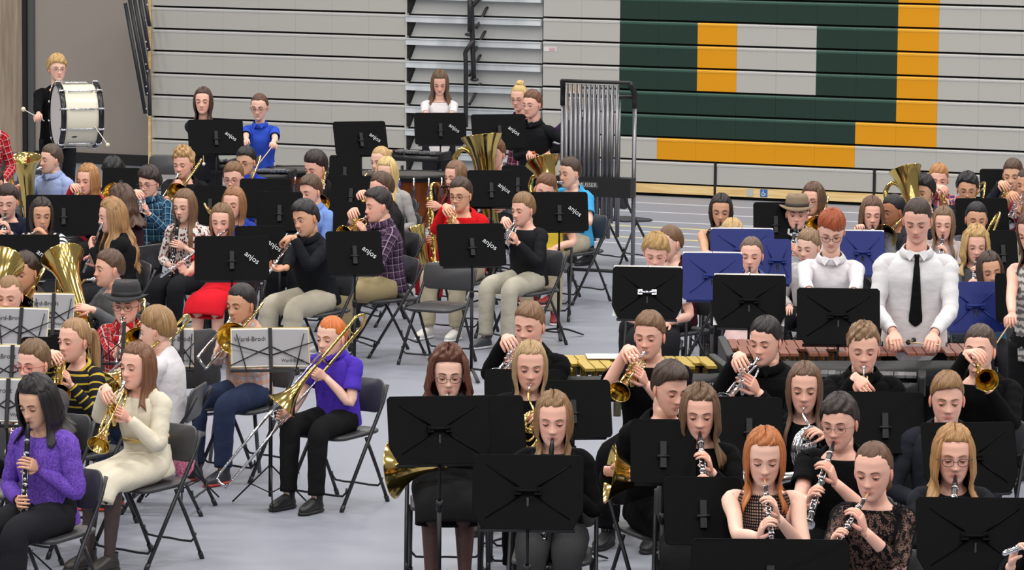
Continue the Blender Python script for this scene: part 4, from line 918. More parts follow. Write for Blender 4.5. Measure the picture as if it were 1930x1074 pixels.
q = [C0+A3(-.004+.019*math.cos(a), 0, -.010+.019*math.sin(a)) for a in np.linspace(2.0, 6.6, 14)]; tube(m, q, .0028, 5); tube(m, [C0+A3(-.006, 0, .018), C0+A3(-.005, 0, -.005), C0+A3(.013, 0, -.005), C0+A3(.022, 0, -.022)], .0032, 5)
part('wheelchair_symbol', m, plain('sign_white', (240, 240, 240), .6), sgo)
m = MB(); box(m, (-7.36, -.002, RZ[5]+.155), (.15, .003, .05)); lb = part('warning_label', m, plain('label_white', (214, 208, 208), .6), bl)
for k in range(3): m = MB(); box(m, (-7.335, -.0045, RZ[5]+.165-.013*k), (.07, .001, .006)); part('print_line', m, plain('label_red', (198, 120, 124), .6), lb)
# aisle: recessed risers and bright aluminium treads
AL, nt, ab = newmat('aluminium_nosing'); ab.inputs['Metallic'].default_value = .2; ab.inputs['Roughness'].default_value = .42
tc = nt.nodes.new('ShaderNodeTexCoord'); n1 = noise(nt, 2, mapping(nt, tc.outputs['Object'], (1.5, 1, .2)), 3); nt.links.new(ramp(nt, n1.outputs[0], [(.3, lin((176, 182, 186))), (.7, lin((222, 226, 228)))]).outputs[0], ab.inputs['Base Color'])
for r in range(0, 10):
    z = RZ[r]; m = MB(); box(m, (-8.285, .03, z+.190), (1.63, .12, .072)); box(m, (-8.285, -.034, z+.223), (1.63, .012, .012)); part('tread', m, AL, bl)
    m = MB(); box(m, (-8.285, .075, z+.075), (1.62, .03, .17)); part('riser', m, plain('riser_grey', (176, 176, 174), .5), bl)
    m = MB(); box(m, (-8.285, .11, z+.24), (1.62, .03, .028)); part('shadow_band', m, plain('void_black', (16, 16, 18), .8), bl)  # shadow band behind the tread, put in as a black strip
    m = MB(); m.add([(-9.09, .0, z+.0), (-9.09, .20, z), (-9.02, .2, z), (-9.02, .03, z+.15), (-9.09, 0, z+.15), (-9.09, .2, z+.15), (-8.98, .2, z+.15)], [np.array([[1, 2, 6, 5]]), np.array([[0, 3, 2, 1]]), np.array([[0, 4, 3]]), np.array([[4, 6, 3]]), np.array([[2, 3, 6]])], smooth=False); part('side_bracket', m, plain('void_black', (16, 16, 18), .8), bl)
m = MB(); box(m, (-9.105, .1, 1.45), (.02, .22, 2.6)); part('aisle_cheek', m, GR, bl)
RAIL = plain('rail_black', (40, 40, 43), .4, .2)
def W3(px, py, off): u, z = onwall(px, py, off); return A3(u, off, z)
hr = thing('aisle_handrail', 'black steel tube handrail looping up the aisle steps', 'handrail', MW)
m = MB(); tube(m, [W3(886, -25, -.10), W3(886, 60, -.10)], .030, 10); ball(m, W3(883, 65, -.10), (.05, .03, .02), 8, 5); part('rail_post', m, RAIL, hr)
m = MB(); tube(m, [W3(878, 240, -.14), W3(878, 120, -.14), W3(877, 100, -.14), W3(884, 88, -.14), W3(893, 76, -.10)], .026, 10, sub=3); part('rail_post', m, RAIL, hr)
m = MB(); tube(m, [W3(905, -5, -.06), W3(892, 10, -.08), W3(889, 20, -.08), W3(893, 148, -.08)], .028, 10, sub=3); ball(m, W3(894, 150, -.08), (.055, .03, .022), 8, 5); part('rail_post', m, RAIL, hr)
for (x, y) in ((884, 184), (884, 130), (897, 40), (893, 85)):
    m = MB(); tube(m, [W3(x, y+14, -.05), W3(x+10, y-4, .0), W3(x+20, y-24, .05), W3(x+25, y-22, .1), W3(x+25, y-2, .15)], .017, 8, sub=3); part('rail_brace', m, RAIL, hr)
# folded end rails at the bleachers' left end
er = thing('folded_end_rails', 'fan of black steel end rails bolted beside the grey bleachers', 'rails', MW)
for k, (x0, y0, x1, y1) in enumerate(((236, 6, 274, 214), (243, -8, 278, 180), (252, -8, 279, 140), (262, -8, 281, 96), (272, -8, 282, 50), (280, 130, 283, 218))):
    a, b2 = W3(x0, y0, -.10-.025*k), W3(x1, y1, -.10-.025*k); m = MB(); tube(m, [a, b2], [(.022, .012)]*2, 8, ref=(0, 1, 0), sq=5); part('end_rail', m, plain('rail_dark', (52, 54, 58), .45, .2), er)
for k, (x, y) in enumerate(((278, 9), (275, 38), (279, 51), (275, 79), (278, 92), (275, 121), (278, 134), (276, 163), (278, 176), (276, 205), (278, 218))):
    m = MB(); p = W3(x, y, -.255); lathe(m, p, (0, -1, 0), [(0, .011), (.01, .010), (.012, .001)], 8, (1, 1)); part('bolt', m, plain('bolt_zinc', (200, 206, 214), .3, .8), er)
m = MB(); box(m, (-12.335, -.02, 1.2), (.016, .05, 2.2)); part('end_trim', m, wm, bl)
# grey divider wall, black base, post and timber wall at the far left
def wallbox(name, u0, u1, off, z0, z1, mat, th=.08, kind='structure'):
    m = MB(); box(m, ((u0+u1)/2, off+th/2, (z0+z1)/2), (u1-u0, th, z1-z0), MW); o = part(name, m, mat); o['kind'] = kind; return o
PAD, nt, pb = newmat('divider_cloth'); tc = nt.nodes.new('ShaderNodeTexCoord'); n1 = noise(nt, 90, tc.outputs['Object'], 3); nt.links.new(mixc(nt, mth(nt, 'MULTIPLY', n1.outputs[0], .3), lin((160, 151, 142)), lin((134, 126, 119))), pb.inputs['Base Color']); pb.inputs['Roughness'].default_value = .85
wallbox('wall_back', -14.35, -12.25, .75, .13, 5.5, PAD)
wallbox('baseboard_back', -14.30, -12.25, .72, 0, .13, plain('base_black', (34, 34, 36), .6))
wallbox('trim_1', -14.40, -14.345, .66, 0, 5.5, plain('post_black', (30, 30, 32), .5), .12)
wallbox('trim_2', -14.345, -14.27, .70, .0, 5.5, plain('post_grey', (88, 88, 90), .5), .06)
TW, nt, tb = newmat('timber_wall'); tc = nt.nodes.new('ShaderNodeTexCoord'); n1 = noise(nt, 4, mapping(nt, tc.outputs['Object'], (6, 6, .35)), 4, .6)
nt.links.new(ramp(nt, n1.outputs[0], [(.3, lin((140, 124, 108))), (.7, lin((176, 158, 138)))]).outputs[0], tb.inputs['Base Color']); tb.inputs['Roughness'].default_value = .7
wallbox('wall_left', -19, -14.40, .70, 0, 5.5, TW)
wallbox('wall_behind', -12.4, 6, .95, 0, 5.5, plain('wall_paint', (120, 120, 118), .8))
# ---------------- percussion ----------------
def keyboard(name, label, pa, pb_, z, d0, d1, barcol, nb, frame, cat, barmat=None, text=None, res=True, casters=True, resc=None, raised=.02, panel=.075):
    """pa, pb_: world points of the left and right end (low notes at pa)"""
    pa = np.array([pa[0], pa[1], 0]); pb_ = np.array([pb_[0], pb_[1], 0]); L = np.linalg.norm(pb_-pa); ex = (pb_-pa)/L; ey = np.cross([0, 0, 1], ex)
    M = np.eye(4); M[:3, 0] = ex; M[:3, 1] = ey; M[:3, 3] = (pa+pb_)/2; t = thing(name, label, cat, M)
    bm = barmat or plain('bar', barcol, .35, .3); F = plain('frame_black', (26, 26, 28), .5); p = L/nb
    def D(x): f_ = (x+L/2)/L; return d0+(d1-d0)*f_
    for i in range(nb):   # naturals on the player's side
        x = -L/2+p*(i+.5); bl_ = D(x)*.52; m = MB(); box(m, (x, D(x)*.24, z+.006), (p*.88, bl_, .016)); part('bar', m, bm, t)
    for i in range(nb-1):
        if i % 7 in (2, 6): continue
        x = -L/2+p*(i+1); bl_ = D(x)*.48; m = MB(); box(m, (x, -D(x)*.25, z+.006+raised), (p*.88, bl_, .016)); part('bar', m, bm, t)
    for y in (.47, -.47):
        m = MB(); tube(m, [A3(-L/2, y*D(-L/2), z-.01-panel*.6), A3(L/2, y*D(L/2), z-.01-panel*.6)], [(.014, panel*.6)]*2, 4, ref=(0, 0, 1), sq=2); part('rail', m, F, t)
    m = MB(); tube(m, [A3(-L/2-.01, -.5*D(-L/2), z-.01-panel), A3(L/2+.01, -.5*D(L/2), z-.01-panel)], [(.012, panel)]*2, 4, ref=(0, 0, 1)); part('side_panel', m, F, t)
    for sx, dd in ((-1, D(-L/2)), (1, D(L/2))):
        m = MB(); plate(m, rrect(dd*1.06, .02+panel*2, .015), .045, tr((sx*(L/2+.03), 0, z+.02-panel))@rot('z', math.pi/2), .008, smooth=False); part('end_block', m, F, t)
        for sy in (-1, 1):
            m = MB(); tube(m, [A3(sx*(L/2+.02), sy*dd*.42, z-.13), A3(sx*(L/2+.02), sy*dd*.42, .07)], .016, 8); part('leg', m, F, t)
            m = MB(); lathe(m, A3(sx*(L/2+.02)-.012, sy*dd*.42, .035), (1, 0, 0), [(0, .01), (0, .034), (.024, .034), (.024, .01)], 14, (1, 1)); part('caster', m, plain('rubber', (60, 60, 62), .7), t)
    m = MB(); tube(m, [A3(-L/2, 0, .25), A3(L/2, 0, .25)], .014, 8); part('stretcher', m, F, t)
    if res:
        rm = plain('resonator', resc or (150, 140, 110), .35, .7)
        for i in range(nb):
            x = -L/2+p*(i+.5); ln = .10+.42*(1-(i+.5)/nb)**1.3; m = MB(); lathe(m, (x, D(x)*.18, z-.03), (0, 0, -1), [(0, p*.36), (ln, p*.36)], 10, (1, 1)); part('resonator', m, rm, t)
    if text: link('lettering', text_mesh(text, .06, plain('letter_silver', (200, 200, 196), .4), .001, tr((L/2-.14, -.5*d1-.018, z-.085))@rot('x', math.pi/2)), t)
    return t
gold = plain('gold_bar', (206, 176, 78), .35, .55); rose = plain('rosewood', (142, 86, 68), .4, var=.5); steelb = plain('steel_bar', (176, 178, 180), .3, .8)
keyboard('vibraphone', 'vibraphone with gold bars and black frame behind the front players', G(1012, 690, .86), G(1348, 688, .86), .86, .80, .56, None, 16, None, 'vibraphone', gold, text='MUSSER')
keyboard('marimba', 'long marimba with rosewood bars in front of the white-shirted players', G(1378, 660, .88), G(1835, 664, .88), .88, .84, .60, None, 25, None, 'marimba', rose, resc=(176, 150, 92))
keyboard('xylophone', 'black framed set of silver bars in front of the marimba', G(1482, 706, .80), G(1728, 712, .80), .80, .40, .30, None, 17, None, 'xylophone', steelb, res=False, panel=.05)
keyboard('bell_set', 'silver bar keyboard in front of the blue polo player', G(436, 323, .86), G(545, 325, .86), .86, .34, .26, None, 14, None, 'bells', steelb, panel=.028)
keyboard('marimba', 'black keyboard instrument in front of the smiling player in black', G(352, 304, .86), G(432, 306, .86), .86, .34, .3, None, 12, None, 'marimba', steelb, res=False, panel=.028)
keyboard('bell_set', 'black and silver bell set behind the long tuba bow', G(752, 288, .90), G(834, 292, .90), .90, .26, .2, None, 13, None, 'bells', steelb, res=False, panel=.028)
keyboard('xylophone', 'silver bar keyboard in front of the bun-haired player', G(936, 318, .86), G(1012, 322, .86), .86, .34, .28, None, 11, None, 'xylophone', steelb, res=False, panel=.028)
m = MB(); q = G(1160, 672, .89); pm_ = tr(q)@rot('z', .05); box(m, (0, 0, .002), (.34, .2, .003), pm_); o = part('sheet_music', m, plain('paper', (240, 240, 238), .8)); tag(o, 'white sheets lying on the gold vibraphone bars', 'sheet music')
# tubular bells
def chimes():
    p = G(1122, 540); M = tr((p[0], p[1], 0))@rot('z', math.radians(-22)); t = thing('tubular_bells', 'tall rack of chrome tubular bells between the two bands', 'chimes', M)
    F = plain('frame_black', (26, 26, 28), .5); w = .335; T = plain('bell_tube', (128, 128, 132), .3, .85)
    for sx in (-1, 1):
        m = MB(); tube(m, [A3(sx*w, .03, .12), A3(sx*w, .03, 1.62)], .019, 10); part('upright', m, plain('upright_steel', (128, 128, 132), .3, .8), t)
        m = MB(); tube(m, [A3(sx*w, .03, 1.58), A3(sx*w, .03, 1.69), A3(sx*w*.97, -.0, 1.74), A3(sx*w*.93, -.05, 1.80)], [.026, .026, .024, .024], 10, sub=2); part('corner_bracket', m, F, t)
        m = MB(); tube(m, [A3(sx*w, -.30, .09), A3(sx*w, .0, .12), A3(sx*w, .30, .09)], .018, 8); part('foot_bar', m, F, t)
        for y in (-.28, .28): m = MB(); lathe(m, A3(sx*w-.014, y, .045), (1, 0, 0), [(0, .01), (0, .043), (.028, .043), (.028, .01)], 16, (1, 1)); part('caster', m, plain('rubber', (60, 60, 62), .7), t)
    for y, z in ((-.05, 1.80), (.05, 1.67)): m = MB(); tube(m, [A3(-w*.96, y, z), A3(w*.96, y, z)], .017, 8); part('top_rail', m, F, t)
    m = MB(); tube(m, [A3(-w, .03, .14), A3(w, .03, .14)], .016, 8); part('base_bar', m, F, t)
    m = MB(); box(m, (0, -.02, .885), (.70, .14, .17)); bo = part('damper_box', m, F, t)
    link('lettering', text_mesh('MUSSER', .05, plain('letter_silver', (200, 200, 196), .4), .001, tr((-.05, -.092, .90))@rot('x', math.pi/2)), bo)
    m = MB(); box(m, (-.05, -.0905, .90), (.2, .001, .055)); part('name_plate', m, plain('plate_dark', (60, 60, 62), .4), bo)
    xs = np.linspace(-w*.80, w*.60, 12)
    for i, x in enumerate(xs):
        m = MB(); b0 = .18+.40*0; ln = 1.52-.035*i*.9; lathe(m, (x, -.05, 1.775), (0, 0, -1), [(0, .004), (0, .0165), (ln, .0165), (ln, .010)], 12, (1, 1)); part('bell_tube', m, T, t)
    for x in [a for j, a in enumerate((xs[:-1]+xs[1:])/2) if j % 7 not in (2, 6)][:9]:
        m = MB(); lathe(m, (x, .05, 1.645), (0, 0, -1), [(0, .004), (0, .0185), (1.3-.2*(x+.3), .0185), (1.3-.2*(x+.3), .01)], 12, (1, 1)); part('bell_tube', m, T, t)
chimes()
def timpano(px, py, z, r, label):
    p = G(px, py, z); t = thing('timpano', label, 'timpani', tr((p[0], p[1], 0))); cop = plain('copper_bowl', (168, 92, 52), .3, .8, var=.3)
    m = MB(); lathe(m, (0, 0, z-.03), (0, 0, -1), [(0, r*.97), (.10, r*.98), (.25, r*.9), (.38, r*.7), (.47, r*.35), (.49, .03)], 36, (0, 1)); part('bowl', m, cop, t)
    m = MB(); lathe(m, (0, 0, z), (0, 0, 1), [(-.002, r*.94), (0, .0001)], 36); part('head', m, plain('drum_skin', (70, 66, 62), .6), t)
    m = MB(); lathe(m, (0, 0, z-.05), (0, 0, 1), [(0, r*1.0), (0, r*1.05), (.05, r*1.05), (.058, r*1.0), (.05, r*.93)], 36); part('rim', m, BLK(), t)
    for i in range(16):
        a = i*math.pi/8; m = MB(); c_ = A3(math.cos(a)*r*1.07, math.sin(a)*r*1.07, 0); tube(m, [c_+A3(0, 0, z-.01), c_+A3(0, 0, z-.19)], .009, 8); box(m, c_+A3(0, 0, z-.15), (.035, .035, .07)); part('lug', m, CHROME(), t)
    for i in range(4):
        a = i*math.pi/2+.6; m = MB(); tube(m, [A3(math.cos(a)*r, math.sin(a)*r, z-.1), A3(math.cos(a)*r*1.1, math.sin(a)*r*1.1, z-.4), A3(math.cos(a)*r*.5, math.sin(a)*r*.5, .15), A3(math.cos(a)*r*.9, math.sin(a)*r*.9, .02)], .018, 8, sub=3); part('leg', m, BLK(), t)
timpano(782, 327, .84, .33, 'copper timpani with chrome lugs right of the blond player in grey')
timpano(672, 325, .82, .29, 'copper timpani behind the blond players, left of the chrome one')
timpano(560, 318, .82, .29, 'leftmost copper timpani beside the blue polo player')
# bass drum carried by the standing player
def bass_drum():
    a = G(104, 217, 1.17); dirn = nz(A3(-math.cos(math.radians(18)), -math.sin(math.radians(18)), 0)); R, Ln = .305, .42; up = A3(0, 0, 1)
    t = thing('bass_drum', 'cream bass drum with black hoops and chrome lugs carried by a standing player', 'drum', tr(a)); o = A3(0, 0, 0); d = -dirn
    m = MB(); lathe(m, d*.02, d, [(0, R*.985), (Ln-.04, R*.985)], 48); part('shell', m, plain('cream_lacquer', (226, 220, 200), .25), t)
    for s_ in (0, 1):
        m = MB(); lathe(m, d*(s_*(Ln-.05)), d, [(0, R*.97), (0, R*1.035), (.05, R*1.035), (.05, R*.97)], 48); part('hoop', m, plain('hoop_black', (28, 27, 28), .25), t)
        m = MB(); lathe(m, d*(.012 if s_ == 0 else Ln-.012), d, [(0, .0005), (0, R*.97)], 48, (1, 0)); part('drum_head', m, plain('drum_white', (214, 208, 206), .5), t)
    sd = np.cross(d, up)
    for i in range(10):
        an = i*2*math.pi/10+.25; rv = sd*math.cos(an)+up*math.sin(an); tv = np.cross(d, rv)
        for s_ in (.025, Ln-.025): m = MB(); tube(m, [rv*R*.98+d*(s_-.03), rv*R*1.08+d*(s_-.02), rv*R*1.08+d*(s_+.02), rv*R*.99+d*(s_+.03)], .011, 6); part('claw', m, CHROME(), t)
        m = MB(); tube(m, [rv*R*1.06+d*.03, rv*R*1.06+d*(Ln-.03)], .004, 6); tube(m, [rv*R*1.02+d*.09, rv*R*1.045+d*.11, rv*R*1.045+d*(Ln-.11), rv*R*1.02+d*(Ln-.09)], .009, 6); part('lug', m, CHROME(), t)
    m = MB(); rv = nz(-A3(0, 1, 0)*.75-up*.62); ball(m, rv*R*1.0+d*Ln*.5, (.035, .012, .012), 8, 5); part('maker_plate', m, plain('plate_dark', (40, 40, 42), .4), t)
bass_drum()
# ---------------- the cast: pixel of the head, hair top and chin in the photograph, then looks ----------------
BR, DB, BK, LB, BL, RD, SB = (84, 62, 46), (56, 42, 34), (30, 27, 28), (128, 98, 66), (186, 154, 106), (176, 86, 42), (170, 122, 76)
KH, TANP, JN = (176, 166, 142), (150, 132, 98), (46, 56, 82)
B1 = (11, 11, 13)
def blk(): return ('plain', B1)
P = person
# standing percussion players at the back
P('person in black carrying the cream bass drum', 108, 107, 154, .98, yaw=-12, hyaw=-8, pitch=0, hair=('mop', (190, 154, 98), dict(bangs=8)), glasses=(120, 110, 100), stand_=True, lean=-4, shirt=blk(), hands=[(72, 228, 1.10), (196, 262, .98)], eyes='open')
P('smiling person in black behind a lettered stand', 383, 166, 217, .90, yaw=5, hyaw=0, pitch=2, sex='f', skin='pink', hair=('long', (70, 48, 38), dict(L=.24, f0=56)), stand_=True, neck='scoop', hands=[(405, 300, .98), (432, 300, .98)], shirt=('plain', (30, 30, 36)), sleeve='tq')
P('person in royal blue polo shirt and glasses', 489, 178, 227, .86, yaw=10, pitch=10, sex='f', skin='fair', hair=('updo', (92, 58, 44)), stand_=True, neck='collar', sleeve='short', shirt=('plain', (52, 84, 196)), pants=KH, glasses=(90, 60, 60), hands=[(462, 305, .98), (512, 300, .98)])
P('person in white sleeves and grey vest looking down', 829, 130, 181, .90, yaw=-5, hyaw=5, pitch=26, sex='f', skin='pink', hair=('long', (104, 80, 60), dict(L=.30, flare_=.03, f0=50)), stand_=True, neck='scoop', sleeve='long', shirt=('plain', (226, 220, 220)), hands=[(800, 270, 1.0), (850, 268, 1.0)])
H_ = HEADOBJ['person in white sleeves and grey vest looking down']
P('person with blond top bun, glasses and maroon plaid shirt', 979, 158, 212, .90, yaw=25, pitch=10, sex='f', skin='pink', hair=('bun', (204, 172, 112)), stand_=True, glasses=(130, 110, 100), shirt=('plaid', (96, 34, 58), (60, 30, 50), (200, 160, 170)), neck='collar', sleeve='tq', hands=[(955, 292, 1.0), (978, 300, 1.0)])
P('person in black shirt and rimless glasses turned left', 1003, 172, 223, .92, yaw=35, pitch=4, skin='pink', hair=('short', (104, 70, 50)), stand_=True, glasses=(190, 180, 176), shirt=('plain', (26, 27, 30)), neck='collar', hands=[(1000, 292, 1.02), (1030, 292, 1.02)], pants=(30, 30, 34))
P('person mostly hidden behind the tubular bells', 1083, 163, 214, .95, yaw=40, sex='f', hair=('pony', (196, 160, 110)), stand_=True, shirt=('plain', (60, 44, 70)), hands=[(1052, 290, 1.0), None])
P('person in red plaid cut off by the left edge', -30, 178, 228, 1.0, yaw=-30, hair=('short', BK), stand_=True, shirt=('plaid', (190, 30, 40), (110, 20, 30), (230, 220, 220)), sleeve='long')
# school band, back rows at the left
P('person in pale blue shirt, turned left', 96, 276, 328, .93, yaw=40, hyaw=12, pitch=0, skin='fair', hair=('short', (82, 66, 54)), shirt=('plain', (160, 176, 220)), neck='collar', inst=('euphonium', 'brass', 47, 298))
P('person with strawberry blond waves and red sleeves', 166, 312, 366, .90, yaw=30, sex='f', skin='pink', hair=('long', SB, dict(L=.26, wave=.8, f0=52)), shirt=('plain', (170, 40, 50)), inst=('trumpet', 'brass', 140, 392))
P('person with black fringe hidden behind a black stand', 213, 303, 352, .86, yaw=20, skin='olive', hair=('mop', (26, 24, 26), dict(bangs=20)), inst=('trombone', 'brass', 170, 410))
P('person in blue plaid shirt and glasses with dark bowl hair', 281, 317, 374, .88, yaw=25, skin='pink', hair=('mop', (50, 38, 34), dict(bangs=8)), glasses=(50, 40, 60), shirt=('plaid', (44, 82, 112), (22, 36, 60), (160, 200, 214)), neck='collar', inst=('trumpet', 'silver', 262, 412))
P('person with sandy curls in black sweater', 345, 277, 342, .93, yaw=20, skin='pink', hair=('short', (184, 148, 102), dict(vol=.022, top=.016, wave=1.2)), inst=('trombone', 'brass', 276, 430))
P('person with black hair and glasses in blue polo', 464, 279, 332, .90, yaw=25, skin='olive', hair=('quiff', (34, 28, 28)), glasses=(30, 30, 34), shirt=('plain', (44, 70, 190)), neck='collar', sleeve='short', inst=('trombone', 'brass', 420, 430))
P('person in blue with brown side-swept hair and glasses', 440, 310, 362, .88, yaw=12, skin='pink', hair=('short', (122, 88, 60), dict(quiff=.008)), glasses=(80, 50, 60), shirt=('plain', (50, 78, 190)), sleeve='short')
P('person with reddish long hair and closed eyes in blue', 441, 356, 412, .88, yaw=20, sex='f', skin='pink', eyes='shut', hair=('long', (150, 104, 70), dict(L=.28, f0=56)), shirt=('plain', (44, 66, 160)), inst=('trombone', 'brass', 490, 470, dict(far=1)))
P('person with brown wavy hair seen from behind', 229, 353, 412, .87, yaw=120, sex='f', hair=('curly', (78, 54, 42), dict(L=.2)), shirt=('plain', (60, 40, 48)))
P('person in navy top at the left edge', 14, 349, 413, .86, yaw=5, pitch=12, skin='pink', hair=('short', (58, 42, 36), dict(vol=.018)), shirt=('plain', (34, 40, 58)), inst=('clarinet', 'brass', 5, 470))
P('person at the far left edge with dark hair', -14, 315, 372, .88, yaw=20, hair=('short', DB), shirt=('plain', (90, 90, 96)))
P('person in black and white striped sweater', 78, 371, 440, .90, yaw=0, hyaw=-12, pitch=8, sex='f', skin='tan', hair=('long', (50, 38, 34), dict(L=.28, f0=56)), shirt=('stripe', (220, 220, 222), (30, 30, 36)), eyes=.6, inst=('flute', 'silver', 38, 455))
P('person in black sweater in profile with long light brown waves', 211, 373, 442, .92, yaw=72, sex='f', skin='pink', hair=('long', (160, 122, 80), dict(L=.42, wave=1.0, w=.018, f0=58)), shirt=('plain', (26, 26, 28)), inst=('flute', 'silver', 158, 512, dict(far=1)))
P('person in white floral blouse with very long brown hair', 348, 356, 422, .90, yaw=25, sex='f', skin='fair', hair=('long', (118, 88, 64), dict(L=.36, f0=54)), shirt=('floral', (226, 220, 214), (150, 60, 60), (60, 70, 70)), sleeve='tq', inst=('clarinet', 'brass', 317, 560))
P('person in bright red dress behind a lettered stand', 418, 388, 446, .88, yaw=18, hyaw=-10, sex='f', skin='pink', hair=('long', (124, 94, 64), dict(L=.30, f0=56)), shirt=('plain', (206, 32, 46)), sleeve='short', skirt=('plain', (214, 32, 46)), eyes=.5, inst=('flute', 'silver', 302, 522))
P('person in black jacket with ruffled dark hair', 595, 288, 346, .95, yaw=40, pitch=16, skin='pink', hair=('short', (46, 36, 34), dict(vol=.022, top=.014)), inst=('trombone', 'brass', 560, 460))
P('person in light blue shirt behind the dark-haired flute player', 586, 331, 392, .93, yaw=42, pitch=10, skin='pink', hair=('quiff', (88, 66, 50)), shirt=('plain', (120, 150, 214)), neck='collar', inst=('trumpet', 'silver', 522, 462))
P('person in black shirt and khakis leaning over a flute', 577, 379, 448, .96, yaw=42, pitch=8, roll=-12, skin='tan', hair=('quiff', (32, 28, 28), dict(vol=.012)), shirt=('plain', (28, 30, 34)), neck='collar', pants=(186, 178, 160), inst=('flute', 'silver', 492, 534), eyes='open', lean=12)
P('person with blond updo peeking between stands', 718, 280, 328, .90, yaw=40, sex='f', skin='fair', hair=('updo', (192, 156, 106)), shirt=('plain', (60, 66, 130)), inst=('horn', 'brass', None, None))
P('person in grey sweater with long blond hair', 729, 301, 352, .92, yaw=20, sex='f', skin='fair', hair=('long', (214, 184, 126), dict(L=.38, w=.017)), shirt=('plain', (168, 166, 166)))
P('person in black behind the plaid-shirted trumpeter', 719, 329, 383, .93, yaw=62, skin='pink', hair=('short', (84, 62, 48)), shirt=('plain', (34, 34, 36)), inst=('trumpet', 'brass', 672, 400))
P('person in plum plaid shirt with swept dark hair', 714, 354, 424, .98, yaw=68, pitch=4, skin='pink', hair=('quiff', (40, 32, 32), dict(quiff=.028)), shirt=('plaid', (78, 56, 82), (34, 26, 44), (176, 156, 170)), neck='collar', sleeve='tq', pants=(164, 148, 112), shoes=((178, 178, 182), (225, 225, 225)), inst=('trumpet', 'brass', 648, 440), feet=.02)
P('person with long brown hair in dark vest and red sleeves', 859, 306, 360, .92, yaw=45, sex='f', skin='pink', hair=('long', (124, 92, 70), dict(L=.32)), shirt=('plain', (120, 30, 40)), pants=(150, 26, 38), inst=('saxophone', 'brass', 816, 492))
P('person in bright red shirt, glasses and high-top sneakers', 868, 334, 402, .95, yaw=25, skin='olive', pitch=6, hair=('short', (70, 54, 44), dict(quiff=.008)), glasses=(60, 56, 60), shirt=('plain', (206, 28, 34)), pants=(182, 172, 148), shoes=((224, 222, 214), (235, 235, 232)), inst=('trumpet', 'brass', 842, 452))
P('person in grey behind the upright tuba bell', 933, 266, 318, .95, yaw=25, skin='pink', hair=('short', (110, 76, 52), dict(vol=.018)), shirt=('plain', (120, 122, 128)), inst=('tuba', 'brass', 908, 257))
P('person in yellow shirt bending forward', 1027, 329, 388, .88, yaw=5, pitch=14, roll=14, skin='pink', hair=('short', (116, 80, 54), dict(vol=.018)), shirt=('plain', (222, 200, 70)), sleeve='short', pants=(176, 166, 140), shoes=((120, 30, 36), (210, 200, 196)))
P('person in cyan polo shirt and khakis', 1074, 297, 357, .93, yaw=48, pitch=4, skin='fair', hair=('short', (72, 56, 46)), shirt=('plain', (70, 166, 220)), neck='crew', sleeve='short', pants=(186, 178, 158), shoes=((140, 30, 36), (215, 205, 200)), inst=('euphonium', 'brass', 1022, 305))
P('person in black v-neck sweater and pale khakis', 986, 362, 430, .88, yaw=42, pitch=6, skin='pink', hair=('short', (134, 104, 72), dict(bangs=4)), shirt=('plain', (34, 34, 37)), neck='v', pants=(186, 180, 164), shoes=((70, 72, 76), (220, 220, 220)), inst=('trumpet', 'silver', 946, 470))
# beginners' rows, front left
P('person off the left edge holding a raised euphonium', -38, 500, 570, .86, yaw=0, hair=('short', DB), shirt=('plain', (60, 60, 66)), inst=('euphonium', 'brass', 6, 492))
P('person with sandy crew cut behind an open music book', 18, 524, 592, .82, yaw=10, pitch=10, skin='pink', hair=('crew', (146, 112, 78)), shirt=('plain', (60, 66, 90)))
P('person with dark hair behind a gold trombone loop', 47, 483, 545, .86, yaw=30, skin='tan', hair=('short', (60, 44, 36)), shirt=('plain', (90, 86, 84)), inst=('trombone', 'brass', -30, 660))
P('person in charcoal sweater in profile with a brushed crew cut', 206, 469, 546, .88, yaw=62, pitch=0, skin='pink', hair=('quiff', (88, 64, 48), dict(quiff=.010, top=.008)), shirt=('plain', (96, 98, 102)), inst=('euphonium', 'brass', 118, 484))
P('person in black fedora, glasses and red plaid over white', 238, 540, 610, .84, yaw=8, pitch=4, skin='pink', hair=('short', (104, 64, 40)), hat=((44, 44, 48), -4, (24, 24, 26)), glasses=(40, 34, 38), shirt=('plaid', (196, 40, 44), (120, 30, 40), (226, 214, 214)), neck='collar', inst=('trombone', 'brass', 222, 730, dict()))
P('person with blond ponytail in yellow-striped black top', 140, 600, 686, .88, yaw=40, pitch=2, sex='f', skin='pink', hair=('pony', (156, 120, 84)), shirt=('stripe', (34, 34, 40), (196, 170, 60), (1, 1, 1)), inst=('trumpet', 'brass', 112, 742))
P('person in red-rimmed glasses at the left edge', 63, 652, 722, .84, yaw=30, pitch=6, skin='pink', hair=('short', (112, 86, 60)), glasses=(180, 40, 50), shirt=('plain', (80, 76, 80)), inst=('clarinet', 'brass', 20, 850))
P('person in white sweater turned away with a blond bowl cut', 296, 582, 668, .86, yaw=98, pitch=6, skin='fair', hair=('short', (150, 116, 76), dict(vol=.020, top=.014, back=118, side=86, bangs=10)), shirt=('plain', (222, 218, 222)), pants=JN, shoes=((46, 46, 52), (226, 80, 60)), inst=('trombone_short', 'brass', 120, 800))
P('person in cream knit dress with gold belt', 259, 645, 738, .89, yaw=38, pitch=2, sex='f', skin='pink', hair=('long', (118, 80, 56), dict(L=.22, f0=64, wave=.5)), shirt=('plain', (222, 214, 194)), sleeve='full', skirt=('plain', (224, 216, 196)), tights=(52, 50, 50), shoes=((52, 46, 44), None), inst=('trumpet', 'brass', 186, 838))
